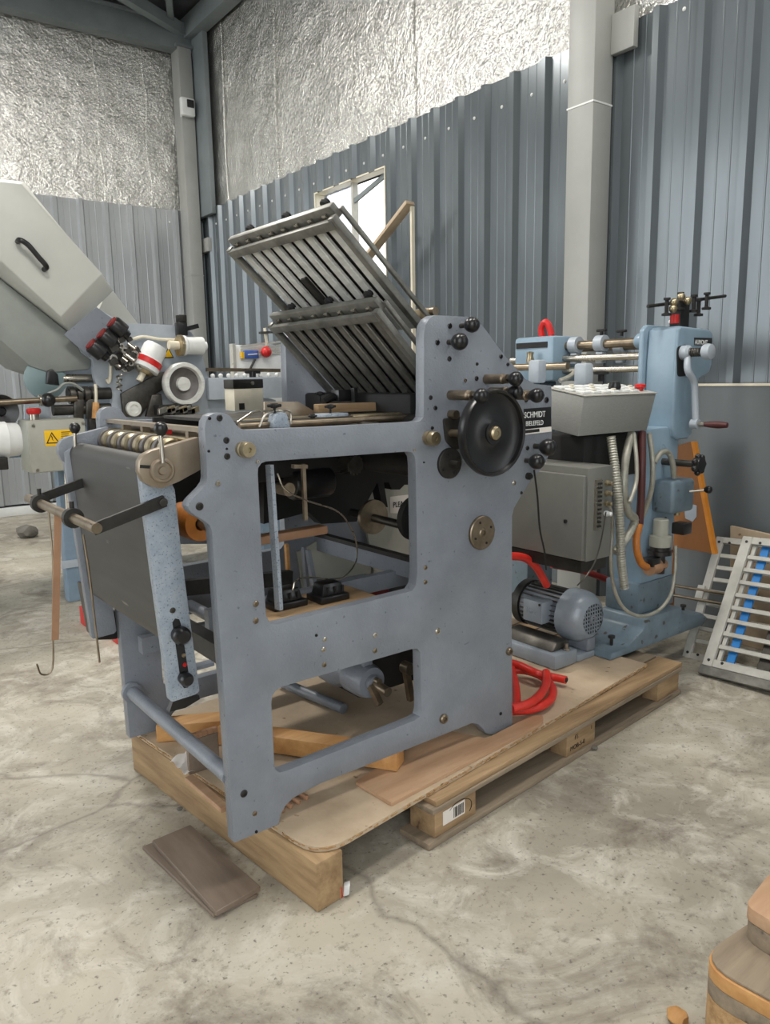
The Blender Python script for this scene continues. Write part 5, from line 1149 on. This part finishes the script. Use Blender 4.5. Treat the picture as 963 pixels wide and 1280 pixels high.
# white motor at the picture edge
WM = M2
wq = at(24, 549, Y=4.8); r = .105
part(WM, 'pump_casing', G().lathe(V((wq.x, 4.8, wq.z)), -X1, [(0, 0), (r*.82, 0), (r*.9, .012), (r*.92, .06), (r, .07), (r, .12), (r*1.02, .13), (r*1.02, .15), (r, .16), (r, .42), (r*.8, .45), (0, .45)], 36), MT['white'])
part(WM, 'base_block', G().box((wq.x-.4, 4.7, wq.z-.16), (wq.x-.09, 4.9, wq.z-.09)).bev(.006), MT['iron'])
part(WM, 'pump_bracket', G().box((wq.x-.36, 4.9, wq.z-.15), (wq.x-.12, YB+.3, wq.z-.1)), MT['blue3'])
part(WM, 'pump_bracket', G().box((wq.x-.3, YB+.2, wq.z-.16), (1.3, YB+.3, wq.z-.08)), MT['blue3'])
# white rack panel behind the fold plates
WR = thing('display_panel', 'white slatted panel with blue tape gauge behind the fold plates', 'panel', at(325, 500, Y=6.4))
p0, p1_ = at(297, 500, Y=6.4), at(356, 432, Y=6.4)
part(WR, 'panel', G().box((p0.x, 6.4, .0005), (p1_.x, 6.44, p1_.z)).bev(.006), MT['white'])
part(WR, 'side_frame', G().box((p0.x-.03, 6.385, .0005), (p0.x-.001, 6.45, p1_.z+.01)), MT['frame_w'])
for k in range(4): part(WR, 'slat', G().bar(at(301, 433+k*4.5, Y=6.38), at(352, 427+k*4.5, Y=6.38), .01, .018), MT['frame_w'])
lb = part(WR, 'tape_gauge', G().box(at(306, 448, Y=6.36), at(323.5, 438, Y=6.36)+Y1*.03).bev(.006), MT['bluelabel'], 'blue label box')
part(lb, 'white_stripe', quad([(310, 444), (322, 443), (322, 441.5), (310, 442.5)], 6.359, .002), MT['white'])
part(lb, 'yellow_end', G().box(at(302.5, 448, Y=6.36), at(305.5, 440, Y=6.36)+Y1*.03), MT['yellow'])
part(WR, 'red_bulb', G().sph(at(333, 440, Y=6.33), .05, 14), MT['red'])
part(WR, 'lamp_stem', G().cyl(at(334, 432, Y=6.35), at(331, 410, Y=6.35), .014), MT['cream'])
part(WR, 'lamp_cap', G().bar(at(325, 416, Y=6.33), at(343, 415, Y=6.33), .04, .02), MT['steel_dk'])
part(WR, 'bulb_cable', G().tube([at(319, 449, Y=6.36), at(316, 455, Y=6.36), at(312, 463, Y=6.36)], .01, 6), MT['iron'])
# red stand on the floor
solo('red_jack_foot', G().box(at(147, 806, Z=0), at(147, 806, Z=0)+V((.05, .12, .11))).bev(.004), MT['red'], 'small red metal block on the floor behind the conveyor', 'block', 'red blocks on the floor')
solo('red_jack_foot', G().box(at(107, 784, Z=0), at(107, 784, Z=0)+V((.05, .10, .11))).bev(.004), MT['red'], 'small red metal block on the floor beside the blue machine leg', 'block', 'red blocks on the floor')

# ================================================================ SENSOR ON THE COLUMN
sn = thing('wall_sensor', 'white motion sensor with black lens on the corner column', 'sensor', rm(3.90, 9.06, 4.55))
sc_ = at(234.5, 134, Y=9.0-.09)
part(sn, 'housing', G().box(sc_+V((-.085, -.03, -.10)), sc_+V((.085, .04, .10))).bev(.02, 3), MT['white'])
part(sn, 'lens', G().box(sc_+V((-.02, -.045, -.01)), sc_+V((.065, -.029, .075))).bev(.012, 3), MT['black'])
part(sn, 'bracket', G().obox(sc_+V((0, .07, -.06)), X1*.05, Y1*.03, Z1*.03), MT['white'])

# ================================================================ RIGHT BACKGROUND
# grey sheet panel standing along the wall
gp = thing('grey_panel', 'large flat grey sheet panel standing against the ribbed wall', 'panel', rm(3.96, 1.7, 0))
part(gp, 'sheet', G().obox(rm(3.985, 1.62, .69), RX_*.012, RY_*1.1, Z1*.6895), MT['sheet'])
part(gp, 'top_edging', G().obox(rm(3.985, 1.62, 1.3865), RX_*.016, RY_*1.1, Z1*.0065), MT['cream'])
# orange board leaning behind the post
ob = thing('orange_board', 'tapered orange board standing behind the blue post', 'board', V((3.80, 2.2, .48)))
op = [at(864, 552, X=3.78), at(890, 692, X=3.78), at(838, 683, X=3.78), at(838, 560, X=3.78)]
part(ob, 'face', G().prism(op, X1*.016).bev(.002, 1), MT['board_or'])
e0 = [at(863.2, 552, X=3.765), at(889.5, 693, X=3.765)]
part(ob, 'edge_band', G().prism([op[0], op[1], op[1]-Y1*.02, op[0]-Y1*.02], X1*.03-X1*.0), MT['board_oe'], 'bright orange edge')
part(ob, 'leg_support', G().box((3.80, 2.3, .0005), (3.83, 2.34, .9)), MT['board_or'])
part(ob, 'grey_bracket', G().prism([at(x, y, X=3.775) for x, y in [(855, 628), (871, 632), (871, 646), (866, 652), (857, 648)]], X1*.004), MT['blue2'])
# stacked slotted frames leaning on the wall
def frame(name, label, px_tl, Xt, px_bl, Xb, L, nb, wr_, wb, mat, strip=None, base=None):
    tlp, blp = at(*px_tl, X=Xt), at(*px_bl, X=Xb); tlp.y = tlp.y
    up = (tlp-blp); H = up.length; up.normalize(); al = V((0, -1, -.0)); al = (al-up*al.dot(up)).normalized(); nn = al.cross(up).normalized(); nn = nn if nn.x < 0 else -nn
    t = thing(name, label, 'frame', blp, 'slotted frames by the wall')
    def bx(u0, u1, v0, v1, d0=0.0, d1=.02): return G().obox(blp+al*(u0+u1)/2+up*(v0+v1)/2+nn*(d0+d1)/2, al*(u1-u0)/2, up*(v1-v0)/2, nn*(d1-d0)/2).bev(.002, 1)
    part(t, 'side_rail', bx(0, wr_, 0, H), MT[mat]); part(t, 'side_rail', bx(L-wr_, L, 0, H), MT[mat])
    part(t, 'end_rail', bx(wr_+.0005, L-wr_-.0005, 0, wr_*.8), MT[mat]); part(t, 'end_rail', bx(wr_+.0005, L-wr_-.0005, H-wr_*.8, H), MT[mat])
    for k in range(nb):
        v = wr_*.8+(H-1.6*wr_)*(k+1)/(nb+1); part(t, 'slat', bx(wr_+.0005, L-wr_-.0005, v-wb/2, v+wb/2, .002, .014), MT[mat])
    if strip:
        part(t, 'inner_rail', bx(wr_+.004, wr_+.024, .02, H-.02, -.02, .0), MT[mat])
        part(t, 'blue_strip', bx(wr_+.045, wr_+.085, .03, H-.03, -.02, -.008), MT['bluetape'], 'bright blue strip')
        part(t, 'back_bar', bx(wr_+.19, wr_+.25, .03, H-.03, -.03, -.012), MT['steel_dk'])
        part(t, 'back_rod', bx(wr_+.1, L-.05, H*.45, H*.47, -.03, -.012), MT['steel'])
        part(t, 'back_rod', bx(wr_+.1, L-.05, H*.36, H*.39, -.03, -.012), MT['steel'])
        part(t, 'bottom_channel', bx(-.005, L, -.045, -.001, -.02, .022), MT['alu_frame'])
    for u, v in ((wr_*.55, .03), (wr_*.55, H-.03), (wr_*1.9, H-.03), (wr_*1.9, .028)):
        q = blp+al*u+up*v+nn*.02; part(t, 'bolt', G().lathe(q, nn, [(0, 0), (.007, 0), (.007, .003), (0, .004)], 10), MT['iron'])
    return t, blp, up, al, nn, H
frame('slotted_frame', 'worn pale slotted frame with a blue strip leaning on another frame', (931, 672), 3.80, (879.5, 832), 3.40, .62, 8, .05, .022, 'frame_w', strip=True)
t2, bl2, up2, al2, nn2, H2 = frame('slotted_frame', 'worn pale slotted frame leaning behind the blue-striped frame with steel rods', (898, 672), 3.90, (855, 822), 3.56, .55, 8, .042, .022, 'frame_w')
part(t2, 'clamp_plate', G().obox(bl2+up2*(H2*.52)+nn2*.03+al2*.005, al2*.02, up2*.04, nn2*.008).bev(.003), MT['frame_w'])
for f in (.46, .54):
    q = bl2+up2*(H2*f)+nn2*.034; part(t2, 'guide_rod', G().cyl(q-al2*.14, q+al2*.3, .008), MT['steel_br'])
wp = thing('plank_offcut', 'pale plank offcut standing behind the slotted frames', 'plank', rm(3.93, 2.0, 0))
part(wp, 'plank', G().prism([at(913, 657, X=3.93), at(963, 668, X=3.93), at(1000, 680, X=3.93), V((3.93, 1.75, .0005)), V((3.93, 2.02, .0005))], X1*.02).bev(.003, 1), MT['chip_top'])
# wooden lath and pale strip near the window
lt = thing('wooden_lath', 'pale wooden lath propped slantwise beside the bright window', 'lath', rm(3.98, 5.2, 2.2))
l0, l1 = at(455, 328, X=3.95), at(513, 253, X=3.95)
part(lt, 'lath', G().bar(l0, l1, .03, .085, X1).bev(.004), MT['chip_top'])
part(lt, 'upright', G().bar(at(515.5, 258, X=3.97), V((3.97, at(515.5, 258, X=3.97).y, .0005)), .02, .03, X1), MT['cream'])
